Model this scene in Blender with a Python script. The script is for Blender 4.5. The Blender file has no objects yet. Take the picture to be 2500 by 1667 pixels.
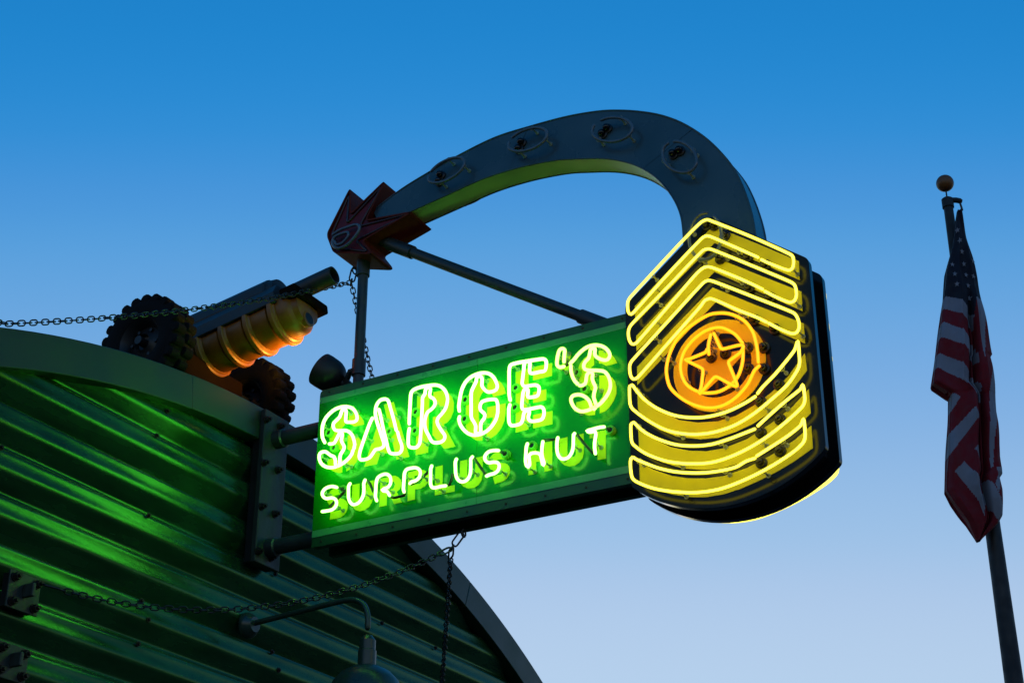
import bpy, bmesh, math, random
from mathutils import Vector, Matrix, Quaternion
from mathutils.geometry import tessellate_polygon

random.seed(7)
PI = math.pi
sc = bpy.context.scene
COL = sc.collection

# ------------------------------------------------------------------ camera
cam = bpy.data.cameras.new('camera'); camo = bpy.data.objects.new('camera', cam); COL.objects.link(camo)
camo.location = (-8.12, -6.45, 1.6)
AZ = math.radians(29.5)
camo.rotation_euler = (math.radians(90) + math.atan(0.5), 0, AZ - PI / 2)
cam.sensor_width = 36; cam.lens = 57.6; cam.clip_start = 0.05; cam.clip_end = 2000
cam.shift_y = 0.0
sc.camera = camo

# ------------------------------------------------------------------ sky and light: dusk, the sun just at the horizon behind the hut
SUN_EL, SUN_ROT = math.radians(1.0), math.radians(60.5)
w = bpy.data.worlds.new('World'); sc.world = w; w.use_nodes = True
nt = w.node_tree; nt.nodes.clear()
sky = nt.nodes.new('ShaderNodeTexSky'); sky.sky_type = 'NISHITA'; sky.sun_disc = False
sky.sun_elevation = SUN_EL; sky.sun_rotation = SUN_ROT
sky.air_density = 1.0; sky.dust_density = 0.0; sky.ozone_density = 3.0
vm = nt.nodes.new('ShaderNodeVectorMath'); vm.operation = 'SCALE'; vm.inputs[3].default_value = 0.6
cv = nt.nodes.new('ShaderNodeRGBCurve')
def setcurve(c, pts):
    while len(c.points) < len(pts): c.points.new(0.5, 0.5)
    for p, (a, b) in zip(c.points, pts): p.location = (a, b); p.handle_type = 'AUTO_CLAMPED'
setcurve(cv.mapping.curves[0], [(0, 0), (.093, .0144), (.114, .066), (.126, .115), (.15, .205), (.186, .325), (.252, .46), (.6, .47), (1, .47)])
setcurve(cv.mapping.curves[1], [(0, 0), (.222, .227), (.27, .30), (.294, .355), (.348, .425), (.426, .53), (.546, .625), (.8, .65), (1, .65)])
setcurve(cv.mapping.curves[2], [(0, 0), (.474, .61), (.552, .695), (.6, .73), (.678, .76), (.786, .80), (.9, .835), (1, .85)])
cv.mapping.extend = 'HORIZONTAL'; cv.mapping.update()
vm2 = nt.nodes.new('ShaderNodeVectorMath'); vm2.operation = 'SCALE'; vm2.inputs[3].default_value = 10.0
bg = nt.nodes.new('ShaderNodeBackground'); bg.inputs[1].default_value = 0.1
wo = nt.nodes.new('ShaderNodeOutputWorld')
nt.links.new(sky.outputs[0], vm.inputs[0]); nt.links.new(vm.outputs[0], cv.inputs['Color'])
nt.links.new(cv.outputs[0], vm2.inputs[0]); nt.links.new(vm2.outputs[0], bg.inputs[0]); nt.links.new(bg.outputs[0], wo.inputs[0])
sl = bpy.data.lights.new('sun', 'SUN'); slo = bpy.data.objects.new('sun', sl); COL.objects.link(slo)
sl.energy = 0.03; sl.angle = math.radians(10); sl.color = (1.0, .8, .62)
sd = Vector((math.sin(SUN_ROT) * math.cos(SUN_EL), math.cos(SUN_ROT) * math.cos(SUN_EL), math.sin(SUN_EL)))
slo.rotation_euler = sd.to_track_quat('Z', 'Y').to_euler()
sc.view_settings.view_transform = 'Standard'; sc.view_settings.look = 'None'
sc.view_settings.exposure = 0.0; sc.view_settings.gamma = 1.0; sc.view_settings.use_curve_mapping = False
sc.render.engine = 'CYCLES'
sc.cycles.use_denoising = True
sc.cycles.max_bounces = 6; sc.cycles.diffuse_bounces = 3; sc.cycles.glossy_bounces = 3
sc.cycles.transparent_max_bounces = 12; sc.cycles.sample_clamp_indirect = 6.0
sc.cycles.caustics_reflective = False; sc.cycles.caustics_refractive = False

# ------------------------------------------------------------------ measured outlines, metres: (y, z) on the sign, (x, z) on the wall
LETTER_TUBES = {
 'S': [[(-0.583,5.757),(-0.563,5.795),(-0.556,5.844),(-0.561,5.891),(-0.581,5.931),(-0.617,5.961),(-0.661,5.979),(-0.711,5.982),(-0.752,5.972),(-0.786,5.955),(-0.812,5.925),(-0.828,5.888),(-0.827,5.863),(-0.807,5.854),(-0.766,5.861),(-0.742,5.87),(-0.74,5.9),(-0.741,5.933),(-0.735,5.955),(-0.722,5.963),(-0.71,5.959),(-0.701,5.939),(-0.692,5.915),(-0.67,5.897),(-0.646,5.88),(-0.644,5.855),(-0.657,5.831),(-0.687,5.818),(-0.737,5.809),(-0.77,5.793),(-0.796,5.764),(-0.812,5.727),(-0.82,5.693),(-0.815,5.665)],[(-0.81,5.657),(-0.799,5.629),(-0.772,5.602),(-0.733,5.581),(-0.685,5.569),(-0.636,5.572),(-0.59,5.592),(-0.559,5.623),(-0.545,5.659),(-0.549,5.687),(-0.569,5.694),(-0.596,5.689),(-0.618,5.671),(-0.639,5.654),(-0.66,5.643),(-0.674,5.615),(-0.678,5.583),(-0.695,5.571),(-0.71,5.586),(-0.709,5.618),(-0.713,5.646),(-0.732,5.672),(-0.739,5.695),(-0.725,5.72),(-0.714,5.744),(-0.718,5.773),(-0.717,5.793),(-0.7,5.801),(-0.689,5.786),(-0.674,5.76),(-0.659,5.738),(-0.638,5.736),(-0.62,5.74)]],
 'A': [[(-0.949,5.85),(-0.932,5.82),(-0.91,5.767),(-0.887,5.706),(-0.864,5.639),(-0.859,5.6),(-0.873,5.578),(-0.908,5.573),(-0.939,5.579),(-0.962,5.601),(-0.981,5.624),(-1.012,5.624),(-1.04,5.631),(-1.045,5.655),(-1.032,5.69),(-1.019,5.725),(-1.006,5.76),(-0.988,5.808),(-0.974,5.855),(-0.97,5.899),(-0.979,5.938),(-1.006,5.963),(-1.046,5.961),(-1.066,5.944),(-1.084,5.892),(-1.112,5.806),(-1.136,5.724)],[(-1.146,5.711),(-1.162,5.659),(-1.18,5.613),(-1.181,5.581),(-1.164,5.563),(-1.125,5.567),(-1.093,5.581),(-1.076,5.617),(-1.062,5.669),(-1.043,5.731),(-1.02,5.816),(-1.006,5.87),(-0.996,5.899)]],
 'R': [[(-1.232,5.748),(-1.231,5.782),(-1.233,5.847),(-1.236,5.937),(-1.243,5.968),(-1.268,5.981),(-1.315,5.985),(-1.377,5.981),(-1.424,5.973),(-1.463,5.952),(-1.495,5.914),(-1.511,5.868),(-1.51,5.832),(-1.498,5.795),(-1.475,5.768),(-1.449,5.746),(-1.438,5.723),(-1.448,5.692),(-1.474,5.648),(-1.496,5.615),(-1.496,5.591),(-1.476,5.576),(-1.434,5.577),(-1.403,5.593),(-1.379,5.636),(-1.355,5.684),(-1.347,5.728),(-1.352,5.767),(-1.367,5.799),(-1.397,5.814),(-1.418,5.835),(-1.421,5.859),(-1.407,5.884),(-1.383,5.902),(-1.379,5.926),(-1.384,5.954),(-1.366,5.972),(-1.347,5.959),(-1.344,5.931),(-1.327,5.909),(-1.326,5.862),(-1.324,5.791),(-1.321,5.72),(-1.319,5.649),(-1.313,5.597),(-1.292,5.577),(-1.261,5.58),(-1.234,5.596),(-1.228,5.633),(-1.229,5.686),(-1.234,5.716)]],
 'G': [[(-1.6,5.755),(-1.596,5.786),(-1.601,5.831),(-1.615,5.896),(-1.643,5.944),(-1.684,5.97),(-1.73,5.979),(-1.775,5.976),(-1.813,5.96),(-1.843,5.93),(-1.862,5.893),(-1.871,5.862),(-1.862,5.84),(-1.836,5.835),(-1.806,5.838),(-1.78,5.86),(-1.761,5.891),(-1.762,5.927),(-1.758,5.949),(-1.741,5.962),(-1.724,5.957),(-1.719,5.93),(-1.701,5.898),(-1.686,5.866),(-1.684,5.823),(-1.685,5.777),(-1.685,5.731),(-1.688,5.692),(-1.707,5.656),(-1.719,5.629),(-1.719,5.587),(-1.736,5.574),(-1.754,5.581),(-1.754,5.618),(-1.759,5.645),(-1.78,5.668),(-1.783,5.692),(-1.768,5.711),(-1.751,5.731),(-1.749,5.759),(-1.762,5.781),(-1.795,5.786),(-1.836,5.782),(-1.862,5.773),(-1.873,5.746),(-1.875,5.717),(-1.874,5.682),(-1.863,5.643),(-1.837,5.607),(-1.801,5.58),(-1.756,5.567),(-1.712,5.569),(-1.671,5.587),(-1.633,5.623),(-1.606,5.667),(-1.598,5.701),(-1.602,5.717)]],
 'E': [[(-1.962,5.747),(-1.955,5.789),(-1.955,5.866),(-1.955,5.944),(-1.963,5.982),(-1.994,5.988),(-2.05,5.986),(-2.131,5.979),(-2.195,5.971),(-2.212,5.954),(-2.214,5.922),(-2.204,5.89),(-2.17,5.89),(-2.13,5.891),(-2.102,5.898),(-2.098,5.926),(-2.101,5.965),(-2.083,5.981),(-2.062,5.973),(-2.058,5.936),(-2.05,5.875),(-2.046,5.838),(-2.062,5.818),(-2.098,5.814),(-2.138,5.809),(-2.161,5.792),(-2.163,5.764),(-2.153,5.736),(-2.125,5.733),(-2.086,5.74),(-2.085,5.767),(-2.086,5.788),(-2.07,5.803),(-2.054,5.782),(-2.047,5.737),(-2.043,5.692),(-2.049,5.668),(-2.077,5.66),(-2.129,5.658),(-2.176,5.655),(-2.193,5.636),(-2.195,5.602),(-2.181,5.574),(-2.144,5.571),(-2.104,5.578),(-2.087,5.603),(-2.095,5.642),(-2.075,5.653),(-2.057,5.639),(-2.051,5.607),(-2.037,5.579),(-2.005,5.573),(-1.969,5.579),(-1.955,5.601),(-1.952,5.655),(-1.953,5.693),(-1.96,5.718)]],
 'apostrophe': [[(-2.336,5.918),(-2.339,5.963),(-2.342,5.994),(-2.328,6.009),(-2.308,6.006),(-2.296,5.978),(-2.288,5.937),(-2.289,5.906),(-2.307,5.888),(-2.335,5.887)]],
 'S2': [[(-2.378,5.897),(-2.401,5.914),(-2.437,5.948),(-2.484,5.975),(-2.531,5.981),(-2.577,5.969),(-2.615,5.943),(-2.64,5.906),(-2.643,5.882),(-2.628,5.863),(-2.605,5.865),(-2.574,5.882),(-2.546,5.91),(-2.545,5.937),(-2.546,5.956),(-2.53,5.963),(-2.517,5.955),(-2.51,5.926),(-2.502,5.901),(-2.482,5.887),(-2.468,5.863),(-2.475,5.837),(-2.504,5.822),(-2.561,5.807),(-2.603,5.79),(-2.628,5.757),(-2.64,5.717),(-2.641,5.683),(-2.629,5.648),(-2.605,5.617),(-2.574,5.59),(-2.536,5.573),(-2.49,5.564),(-2.444,5.567),(-2.406,5.594),(-2.384,5.633),(-2.379,5.664),(-2.393,5.68),(-2.424,5.68),(-2.454,5.669),(-2.484,5.644),(-2.503,5.614),(-2.513,5.579),(-2.53,5.561),(-2.544,5.582),(-2.537,5.613),(-2.53,5.641),(-2.535,5.67),(-2.543,5.702),(-2.532,5.731),(-2.523,5.763),(-2.526,5.794),(-2.507,5.81),(-2.488,5.794),(-2.483,5.765),(-2.475,5.74),(-2.459,5.734),(-2.439,5.736)],[(-2.381,5.883),(-2.382,5.849),(-2.391,5.809),(-2.406,5.775),(-2.426,5.749)]],
 's_S': [[(-0.697,5.424),(-0.669,5.436),(-0.637,5.44),(-0.602,5.431),(-0.585,5.406),(-0.595,5.381),(-0.622,5.363),(-0.658,5.361),(-0.688,5.347),(-0.702,5.321),(-0.694,5.295),(-0.666,5.279),(-0.627,5.279),(-0.593,5.281)]],
 's_U': [[(-0.799,5.431),(-0.788,5.415),(-0.789,5.372),(-0.792,5.335),(-0.808,5.301),(-0.832,5.283),(-0.863,5.285),(-0.888,5.303),(-0.905,5.336),(-0.906,5.378),(-0.904,5.412),(-0.913,5.433)]],
 's_R': [[(-1.007,5.276),(-0.996,5.305),(-0.997,5.346),(-0.998,5.399),(-1.008,5.428),(-1.032,5.44),(-1.067,5.442),(-1.095,5.425),(-1.107,5.397),(-1.104,5.367),(-1.086,5.349),(-1.058,5.346),(-1.043,5.338),(-1.065,5.328),(-1.084,5.321),(-1.102,5.293)]],
 's_P': [[(-1.209,5.295),(-1.203,5.318),(-1.205,5.363),(-1.207,5.415),(-1.22,5.44),(-1.251,5.444),(-1.289,5.44),(-1.317,5.421),(-1.325,5.395),(-1.314,5.366),(-1.288,5.353),(-1.261,5.352),(-1.249,5.343)]],
 's_L': [[(-1.407,5.429),(-1.4,5.411),(-1.4,5.359),(-1.401,5.314),(-1.411,5.288),(-1.434,5.279),(-1.472,5.28),(-1.511,5.277)]],
 's_U2': [[(-1.585,5.438),(-1.577,5.42),(-1.578,5.382),(-1.583,5.333),(-1.598,5.3),(-1.624,5.281),(-1.654,5.282),(-1.676,5.301),(-1.686,5.333),(-1.687,5.388),(-1.687,5.418),(-1.699,5.43)]],
 's_S2': [[(-1.881,5.433),(-1.846,5.44),(-1.81,5.438),(-1.786,5.415),(-1.79,5.387),(-1.814,5.367),(-1.847,5.364),(-1.876,5.354),(-1.887,5.33),(-1.876,5.302),(-1.851,5.29),(-1.822,5.289),(-1.799,5.284)]],
 's_H': [[(-2.081,5.436),(-2.073,5.413),(-2.07,5.37),(-2.068,5.326),(-2.074,5.296),(-2.085,5.284),(-2.095,5.295),(-2.094,5.324),(-2.091,5.354),(-2.105,5.367),(-2.136,5.365),(-2.163,5.352),(-2.175,5.319),(-2.185,5.274),(-2.193,5.287),(-2.183,5.323),(-2.178,5.353),(-2.18,5.391),(-2.186,5.427)]],
 's_U3': [[(-2.287,5.431),(-2.281,5.407),(-2.28,5.355),(-2.288,5.319),(-2.305,5.295),(-2.326,5.287),(-2.353,5.291),(-2.375,5.313),(-2.387,5.348),(-2.39,5.396),(-2.392,5.428),(-2.399,5.435)]],
 's_T': [[(-2.593,5.435),(-2.559,5.438),(-2.521,5.436),(-2.48,5.433),(-2.502,5.421),(-2.532,5.419),(-2.538,5.397),(-2.531,5.361),(-2.528,5.321),(-2.532,5.279)]],
}
BLACK_LINKS = [[(-0.681,5.433),(-0.708,5.425),(-0.724,5.41)],[(-0.632,5.312),(-0.664,5.34),(-0.71,5.373),(-0.749,5.404)],[(-0.907,5.441),(-0.932,5.412),(-0.956,5.366),(-0.966,5.347)],[(-1.085,5.304),(-1.119,5.283),(-1.156,5.283),(-1.194,5.284),(-1.2,5.298)],[(-1.238,5.347),(-1.276,5.354),(-1.325,5.379),(-1.374,5.411)],[(-1.495,5.288),(-1.522,5.291),(-1.534,5.317),(-1.543,5.353)],[(-1.69,5.439),(-1.722,5.389),(-1.76,5.334),(-1.784,5.299)],[(-1.868,5.443),(-1.909,5.415)],[(-2.173,5.445),(-2.19,5.447),(-2.221,5.44),(-2.258,5.436)],[(-2.394,5.444),(-2.447,5.37),(-2.502,5.3),(-2.523,5.282)],[(-2.581,5.444),(-2.611,5.421)],[(-2.331,5.933),(-2.357,5.912),(-2.325,5.904)]]
PAINTED = {
 'S': [[(-0.701,5.98),(-0.734,5.975),(-0.776,5.952),(-0.802,5.92),(-0.82,5.89),(-0.825,5.865),(-0.78,5.866),(-0.75,5.866),(-0.722,5.886),(-0.706,5.895)],[(-0.666,5.984),(-0.626,5.975),(-0.59,5.951),(-0.565,5.92),(-0.553,5.877),(-0.551,5.833),(-0.564,5.793),(-0.593,5.761),(-0.631,5.733),(-0.665,5.717),(-0.679,5.712),(-0.671,5.843),(-0.658,5.851),(-0.646,5.868),(-0.652,5.88),(-0.671,5.895)],[(-0.7,5.814),(-0.742,5.81),(-0.78,5.79),(-0.802,5.762),(-0.814,5.726),(-0.812,5.687),(-0.801,5.652),(-0.781,5.617),(-0.75,5.583),(-0.702,5.563),(-0.703,5.627),(-0.718,5.644),(-0.728,5.675),(-0.723,5.703),(-0.703,5.718)],[(-0.544,5.674),(-0.594,5.675),(-0.619,5.657),(-0.668,5.64),(-0.67,5.561),(-0.641,5.563),(-0.608,5.579),(-0.573,5.604),(-0.553,5.637)]],
 'A': [[(-0.974,5.973),(-1.049,5.975),(-1.182,5.567),(-1.087,5.567)],[(-0.936,5.86),(-0.842,5.567),(-0.937,5.566),(-0.958,5.629),(-1.022,5.626),(-0.962,5.832)]],
 'R': [[(-1.23,5.977),(-1.32,5.973),(-1.321,5.566),(-1.23,5.567)],[(-1.352,5.975),(-1.417,5.971),(-1.457,5.951),(-1.49,5.912),(-1.505,5.867),(-1.503,5.81),(-1.485,5.767),(-1.461,5.744),(-1.43,5.735),(-1.522,5.566),(-1.442,5.565),(-1.352,5.68),(-1.352,5.802),(-1.386,5.8),(-1.408,5.82),(-1.412,5.848),(-1.4,5.874),(-1.376,5.885),(-1.353,5.886)]],
 'G': [[(-1.717,5.984),(-1.679,5.974),(-1.645,5.953),(-1.622,5.919),(-1.604,5.876),(-1.595,5.82),(-1.594,5.76),(-1.595,5.688),(-1.611,5.643),(-1.638,5.602),(-1.676,5.573),(-1.717,5.564),(-1.716,5.596),(-1.701,5.648),(-1.691,5.696),(-1.687,5.757),(-1.686,5.811),(-1.693,5.856),(-1.706,5.881),(-1.717,5.893)],[(-1.749,5.978),(-1.785,5.973),(-1.823,5.95),(-1.853,5.92),(-1.872,5.883),(-1.881,5.845),(-1.838,5.843),(-1.793,5.844),(-1.78,5.87),(-1.75,5.895)],[(-1.749,5.781),(-1.881,5.78),(-1.879,5.715),(-1.872,5.664),(-1.85,5.62),(-1.817,5.585),(-1.78,5.568),(-1.747,5.565),(-1.746,5.654),(-1.772,5.666),(-1.789,5.689),(-1.79,5.706),(-1.749,5.708)]],
 'E': [[(-1.953,5.979),(-2.043,5.977),(-2.041,5.57),(-1.952,5.567)],[(-2.074,5.98),(-2.208,5.977),(-2.207,5.891),(-2.074,5.89)],[(-2.074,5.81),(-2.166,5.809),(-2.164,5.737),(-2.074,5.738)],[(-2.074,5.658),(-2.207,5.657),(-2.205,5.569),(-2.073,5.57)]],
 'apostrophe': [[(-2.296,6.022),(-2.341,6.012),(-2.316,5.901),(-2.267,5.913)]],
 'S2': [[(-2.528,5.986),(-2.572,5.975),(-2.61,5.943),(-2.632,5.91),(-2.65,5.872),(-2.608,5.87),(-2.573,5.871),(-2.55,5.892),(-2.527,5.899)],[(-2.497,5.982),(-2.463,5.974),(-2.427,5.956),(-2.399,5.927),(-2.383,5.889),(-2.38,5.847),(-2.393,5.806),(-2.42,5.773),(-2.458,5.741),(-2.488,5.723),(-2.493,5.84),(-2.474,5.856),(-2.465,5.873),(-2.477,5.886),(-2.494,5.897)],[(-2.528,5.818),(-2.575,5.809),(-2.613,5.785),(-2.631,5.754),(-2.639,5.718),(-2.638,5.674),(-2.62,5.633),(-2.592,5.598),(-2.561,5.575),(-2.524,5.57),(-2.527,5.657),(-2.544,5.672),(-2.551,5.697),(-2.542,5.716),(-2.526,5.726)],[(-2.367,5.676),(-2.437,5.679),(-2.471,5.651),(-2.496,5.644),(-2.493,5.567),(-2.454,5.57),(-2.416,5.59),(-2.385,5.621),(-2.37,5.651)]],
 's_L': [[(-1.379,5.458),(-1.432,5.459),(-1.433,5.31),(-1.521,5.31),(-1.521,5.268),(-1.379,5.268)]],
 's_U2': [[(-1.558,5.46),(-1.61,5.46),(-1.609,5.334),(-1.62,5.315),(-1.639,5.313),(-1.659,5.331),(-1.667,5.357),(-1.668,5.46),(-1.719,5.46),(-1.72,5.343),(-1.713,5.304),(-1.691,5.277),(-1.658,5.263),(-1.617,5.269),(-1.583,5.288),(-1.562,5.316),(-1.557,5.345)]],
 's_H': [[(-2.044,5.46),(-2.092,5.463),(-2.092,5.397),(-2.149,5.397),(-2.149,5.46),(-2.202,5.459),(-2.2,5.273),(-2.147,5.272),(-2.147,5.343),(-2.091,5.347),(-2.091,5.271),(-2.039,5.271)]],
 's_U3': [[(-2.253,5.463),(-2.305,5.464),(-2.303,5.353),(-2.312,5.337),(-2.333,5.327),(-2.351,5.329),(-2.36,5.344),(-2.363,5.462),(-2.414,5.464),(-2.413,5.342),(-2.405,5.309),(-2.38,5.283),(-2.35,5.271),(-2.314,5.273),(-2.281,5.288),(-2.258,5.313),(-2.251,5.341)]],
 's_T': [[(-2.454,5.457),(-2.6,5.455),(-2.599,5.423),(-2.56,5.424),(-2.556,5.275),(-2.503,5.275),(-2.506,5.424),(-2.453,5.423)]],
 's_U': [[(-0.755,5.46),(-0.81,5.459),(-0.812,5.352),(-0.824,5.327),(-0.843,5.326),(-0.86,5.343),(-0.865,5.373),(-0.864,5.46),(-0.918,5.46),(-0.92,5.348),(-0.911,5.311),(-0.89,5.284),(-0.859,5.27),(-0.821,5.269),(-0.788,5.283),(-0.764,5.31),(-0.756,5.343)]],
 's_R': [[(-0.97,5.46),(-1.078,5.459),(-1.103,5.445),(-1.123,5.422),(-1.129,5.392),(-1.119,5.361),(-1.096,5.347),(-1.138,5.269),(-1.081,5.268),(-1.035,5.346),(-1.024,5.348),(-1.023,5.27),(-0.969,5.269)],[(-1.016,5.424),(-1.048,5.427),(-1.073,5.419),(-1.082,5.399),(-1.072,5.375),(-1.047,5.37),(-1.018,5.373)]],
 's_P': [[(-1.178,5.461),(-1.268,5.462),(-1.299,5.451),(-1.323,5.429),(-1.335,5.402),(-1.327,5.365),(-1.302,5.342),(-1.272,5.333),(-1.233,5.337),(-1.232,5.269),(-1.179,5.269)],[(-1.224,5.428),(-1.262,5.429),(-1.283,5.416),(-1.286,5.387),(-1.267,5.368),(-1.227,5.371)]],
}
HOUSINGS = [(-0.56,5.855),(-0.608,5.739),(-1.037,5.763),(-1.232,5.856),(-1.231,5.726),(-1.6,5.858),(-1.597,5.728),(-1.963,5.857),(-1.957,5.727),(-2.383,5.861),(-2.437,5.742),(-0.694,5.434),(-1.889,5.434),(-2.073,5.451),(-2.599,5.439)]
BADGE_TUBES = {
 'chevron1': [[(-3.639,6.256),(-3.671,6.229),(-3.776,6.153),(-3.807,6.141),(-3.826,6.161),(-3.829,6.22),(-3.8,6.254),(-3.58,6.429),(-3.359,6.591),(-3.318,6.617),(-3.275,6.607),(-3.16,6.523),(-2.813,6.243),(-2.784,6.21),(-2.779,6.163),(-2.784,6.131),(-2.801,6.115),(-2.828,6.133),(-3.057,6.326),(-3.277,6.498),(-3.307,6.508),(-3.336,6.495),(-3.475,6.389),(-3.556,6.326),(-3.62,6.276)]],
 'chevron2': [[(-3.646,6.046),(-3.709,5.993),(-3.783,5.94),(-3.814,5.941),(-3.83,5.974),(-3.826,6.034),(-3.801,6.066),(-3.567,6.241),(-3.355,6.396),(-3.315,6.418),(-3.277,6.414),(-3.044,6.234),(-2.797,6.044),(-2.778,6.005),(-2.781,5.953),(-2.798,5.918),(-2.826,5.917),(-3.029,6.094),(-3.231,6.272),(-3.283,6.301),(-3.324,6.292),(-3.462,6.196),(-3.559,6.123),(-3.633,6.062)]],
 'chevron3': [[(-3.653,5.84),(-3.716,5.787),(-3.782,5.742),(-3.813,5.742),(-3.83,5.775),(-3.824,5.83),(-3.801,5.869),(-3.576,6.028),(-3.343,6.189),(-3.303,6.209),(-3.269,6.2),(-3.033,6.006),(-2.797,5.811),(-2.779,5.781),(-2.781,5.721),(-2.798,5.689),(-2.826,5.692),(-3.035,5.871),(-3.244,6.051),(-3.279,6.085),(-3.32,6.083),(-3.483,5.964),(-3.583,5.896),(-3.641,5.849)]],
 'rocker1': [[(-3.542,5.409),(-3.485,5.386),(-3.384,5.358),(-3.277,5.349),(-3.177,5.36),(-3.062,5.396),(-2.955,5.46),(-2.868,5.539),(-2.811,5.619),(-2.791,5.653),(-2.774,5.649),(-2.771,5.591),(-2.774,5.53),(-2.791,5.496),(-2.878,5.41),(-2.986,5.328),(-3.093,5.28),(-3.2,5.254),(-3.306,5.249),(-3.413,5.265),(-3.521,5.306),(-3.63,5.368),(-3.732,5.437),(-3.796,5.509),(-3.813,5.548),(-3.816,5.613),(-3.814,5.685),(-3.789,5.634),(-3.677,5.526),(-3.588,5.456),(-3.556,5.424)]],
 'rocker2': [[(-3.525,5.216),(-3.473,5.206),(-3.373,5.189),(-3.267,5.179),(-3.167,5.189),(-3.053,5.22),(-2.946,5.275),(-2.86,5.337),(-2.814,5.387),(-2.792,5.414),(-2.773,5.404),(-2.773,5.308),(-2.785,5.276),(-2.855,5.21),(-2.963,5.145),(-3.062,5.107),(-3.162,5.083),(-3.26,5.071),(-3.366,5.081),(-3.473,5.108),(-3.579,5.149),(-3.686,5.206),(-3.787,5.272),(-3.819,5.304),(-3.826,5.352),(-3.821,5.418),(-3.807,5.395),(-3.696,5.331),(-3.587,5.26),(-3.544,5.23)]],
 'rocker3': [[(-3.513,5.044),(-3.461,5.037),(-3.397,5.015),(-3.292,5.012),(-3.173,5.025),(-3.045,5.057),(-2.939,5.1),(-2.853,5.149),(-2.802,5.181),(-2.775,5.201),(-2.762,5.179),(-2.763,5.114),(-2.774,5.068),(-2.819,5.031),(-2.912,4.981),(-3.04,4.938),(-3.166,4.911),(-3.286,4.905),(-3.391,4.919),(-3.517,4.95),(-3.636,4.991),(-3.741,5.039),(-3.796,5.079),(-3.809,5.111),(-3.811,5.152),(-3.808,5.215),(-3.789,5.181),(-3.715,5.137),(-3.609,5.09),(-3.524,5.055)]],
 'circle1': [[(-3.574,5.613),(-3.574,5.683),(-3.568,5.742),(-3.553,5.812),(-3.51,5.889),(-3.442,5.947),(-3.371,5.977),(-3.29,5.984),(-3.18,5.943),(-3.094,5.884),(-3.041,5.804),(-3.015,5.725),(-3.012,5.663),(-3.03,5.584),(-3.083,5.513),(-3.153,5.453),(-3.244,5.407),(-3.337,5.397),(-3.424,5.428),(-3.499,5.491),(-3.547,5.567),(-3.578,5.59)]],
 'circle2': [[(-3.489,5.754),(-3.446,5.822),(-3.381,5.876),(-3.333,5.892),(-3.268,5.887),(-3.192,5.851),(-3.131,5.79),(-3.102,5.713),(-3.107,5.637),(-3.136,5.572),(-3.19,5.523),(-3.245,5.498),(-3.325,5.488),(-3.398,5.512),(-3.448,5.557),(-3.477,5.624),(-3.487,5.687),(-3.489,5.736)]],
 'star': [[(-3.285,5.728),(-3.286,5.786),(-3.303,5.849)],[(-3.323,5.852),(-3.357,5.752),(-3.372,5.74),(-3.492,5.737),(-3.481,5.697),(-3.403,5.654),(-3.405,5.629),(-3.444,5.492),(-3.421,5.499),(-3.33,5.572),(-3.31,5.577),(-3.215,5.495),(-3.227,5.535),(-3.243,5.634),(-3.234,5.653),(-3.138,5.728),(-3.161,5.727),(-3.264,5.745),(-3.277,5.763)]],
}
BADGE_PAINT = {
 'chevron1': [(-2.786,6.214),(-3.056,6.424),(-3.323,6.618),(-3.585,6.423),(-3.833,6.234),(-3.828,6.112),(-3.577,6.306),(-3.324,6.501),(-3.05,6.296),(-2.785,6.099)],
 'chevron2': [(-2.787,6.011),(-3.046,6.217),(-3.307,6.413),(-3.571,6.221),(-3.832,6.036),(-3.828,5.911),(-3.563,6.115),(-3.311,6.307),(-3.041,6.1),(-2.786,5.911)],
 'chevron3': [(-2.786,5.807),(-3.036,6.009),(-3.294,6.206),(-3.557,6.018),(-3.829,5.832),(-3.827,5.706),(-3.549,5.91),(-3.307,6.105),(-3.03,5.888),(-2.783,5.69)],
 'rocker1': [(-2.781,5.678),(-2.851,5.569),(-2.938,5.483),(-3.038,5.409),(-3.154,5.368),(-3.276,5.35),(-3.384,5.359),(-3.493,5.397),(-3.602,5.452),(-3.713,5.531),(-3.82,5.649),(-3.824,5.54),(-3.705,5.421),(-3.594,5.338),(-3.485,5.29),(-3.377,5.263),(-3.27,5.25),(-3.162,5.264),(-3.019,5.31),(-2.911,5.377),(-2.824,5.463),(-2.782,5.532)],
 'rocker2': [(-2.778,5.406),(-2.871,5.327),(-2.979,5.253),(-3.087,5.209),(-3.194,5.183),(-3.301,5.179),(-3.444,5.206),(-3.588,5.268),(-3.719,5.339),(-3.824,5.426),(-3.823,5.279),(-3.721,5.204),(-3.614,5.142),(-3.507,5.101),(-3.4,5.073),(-3.279,5.062),(-3.166,5.076),(-3.045,5.109),(-2.924,5.17),(-2.83,5.232),(-2.779,5.294)],
 'rocker3': [(-2.777,5.203),(-2.863,5.138),(-2.978,5.076),(-3.078,5.042),(-3.185,5.021),(-3.291,5.014),(-3.432,5.035),(-3.574,5.08),(-3.716,5.141),(-3.82,5.207),(-3.818,5.073),(-3.706,5.018),(-3.601,4.977),(-3.496,4.946),(-3.39,4.921),(-3.284,4.907),(-3.178,4.91),(-3.072,4.93),(-2.966,4.968),(-2.858,5.024),(-2.776,5.08)],
}
BADGE_HOUSINGS = [(-3.529,6.343),(-3.633,6.262),(-3.523,6.14),(-3.645,6.043),(-3.54,5.926),(-3.657,5.838),(-3.262,5.751),(-3.351,5.754),(-3.488,5.759),(-3.483,5.627),(-3.586,5.735),(-3.577,5.605),(-3.396,6.527),(-3.357,6.377),(-3.657,5.487),(-3.542,5.408),(-3.647,5.277),(-3.529,5.221),(-3.633,5.09),(-3.519,5.044)]
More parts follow.
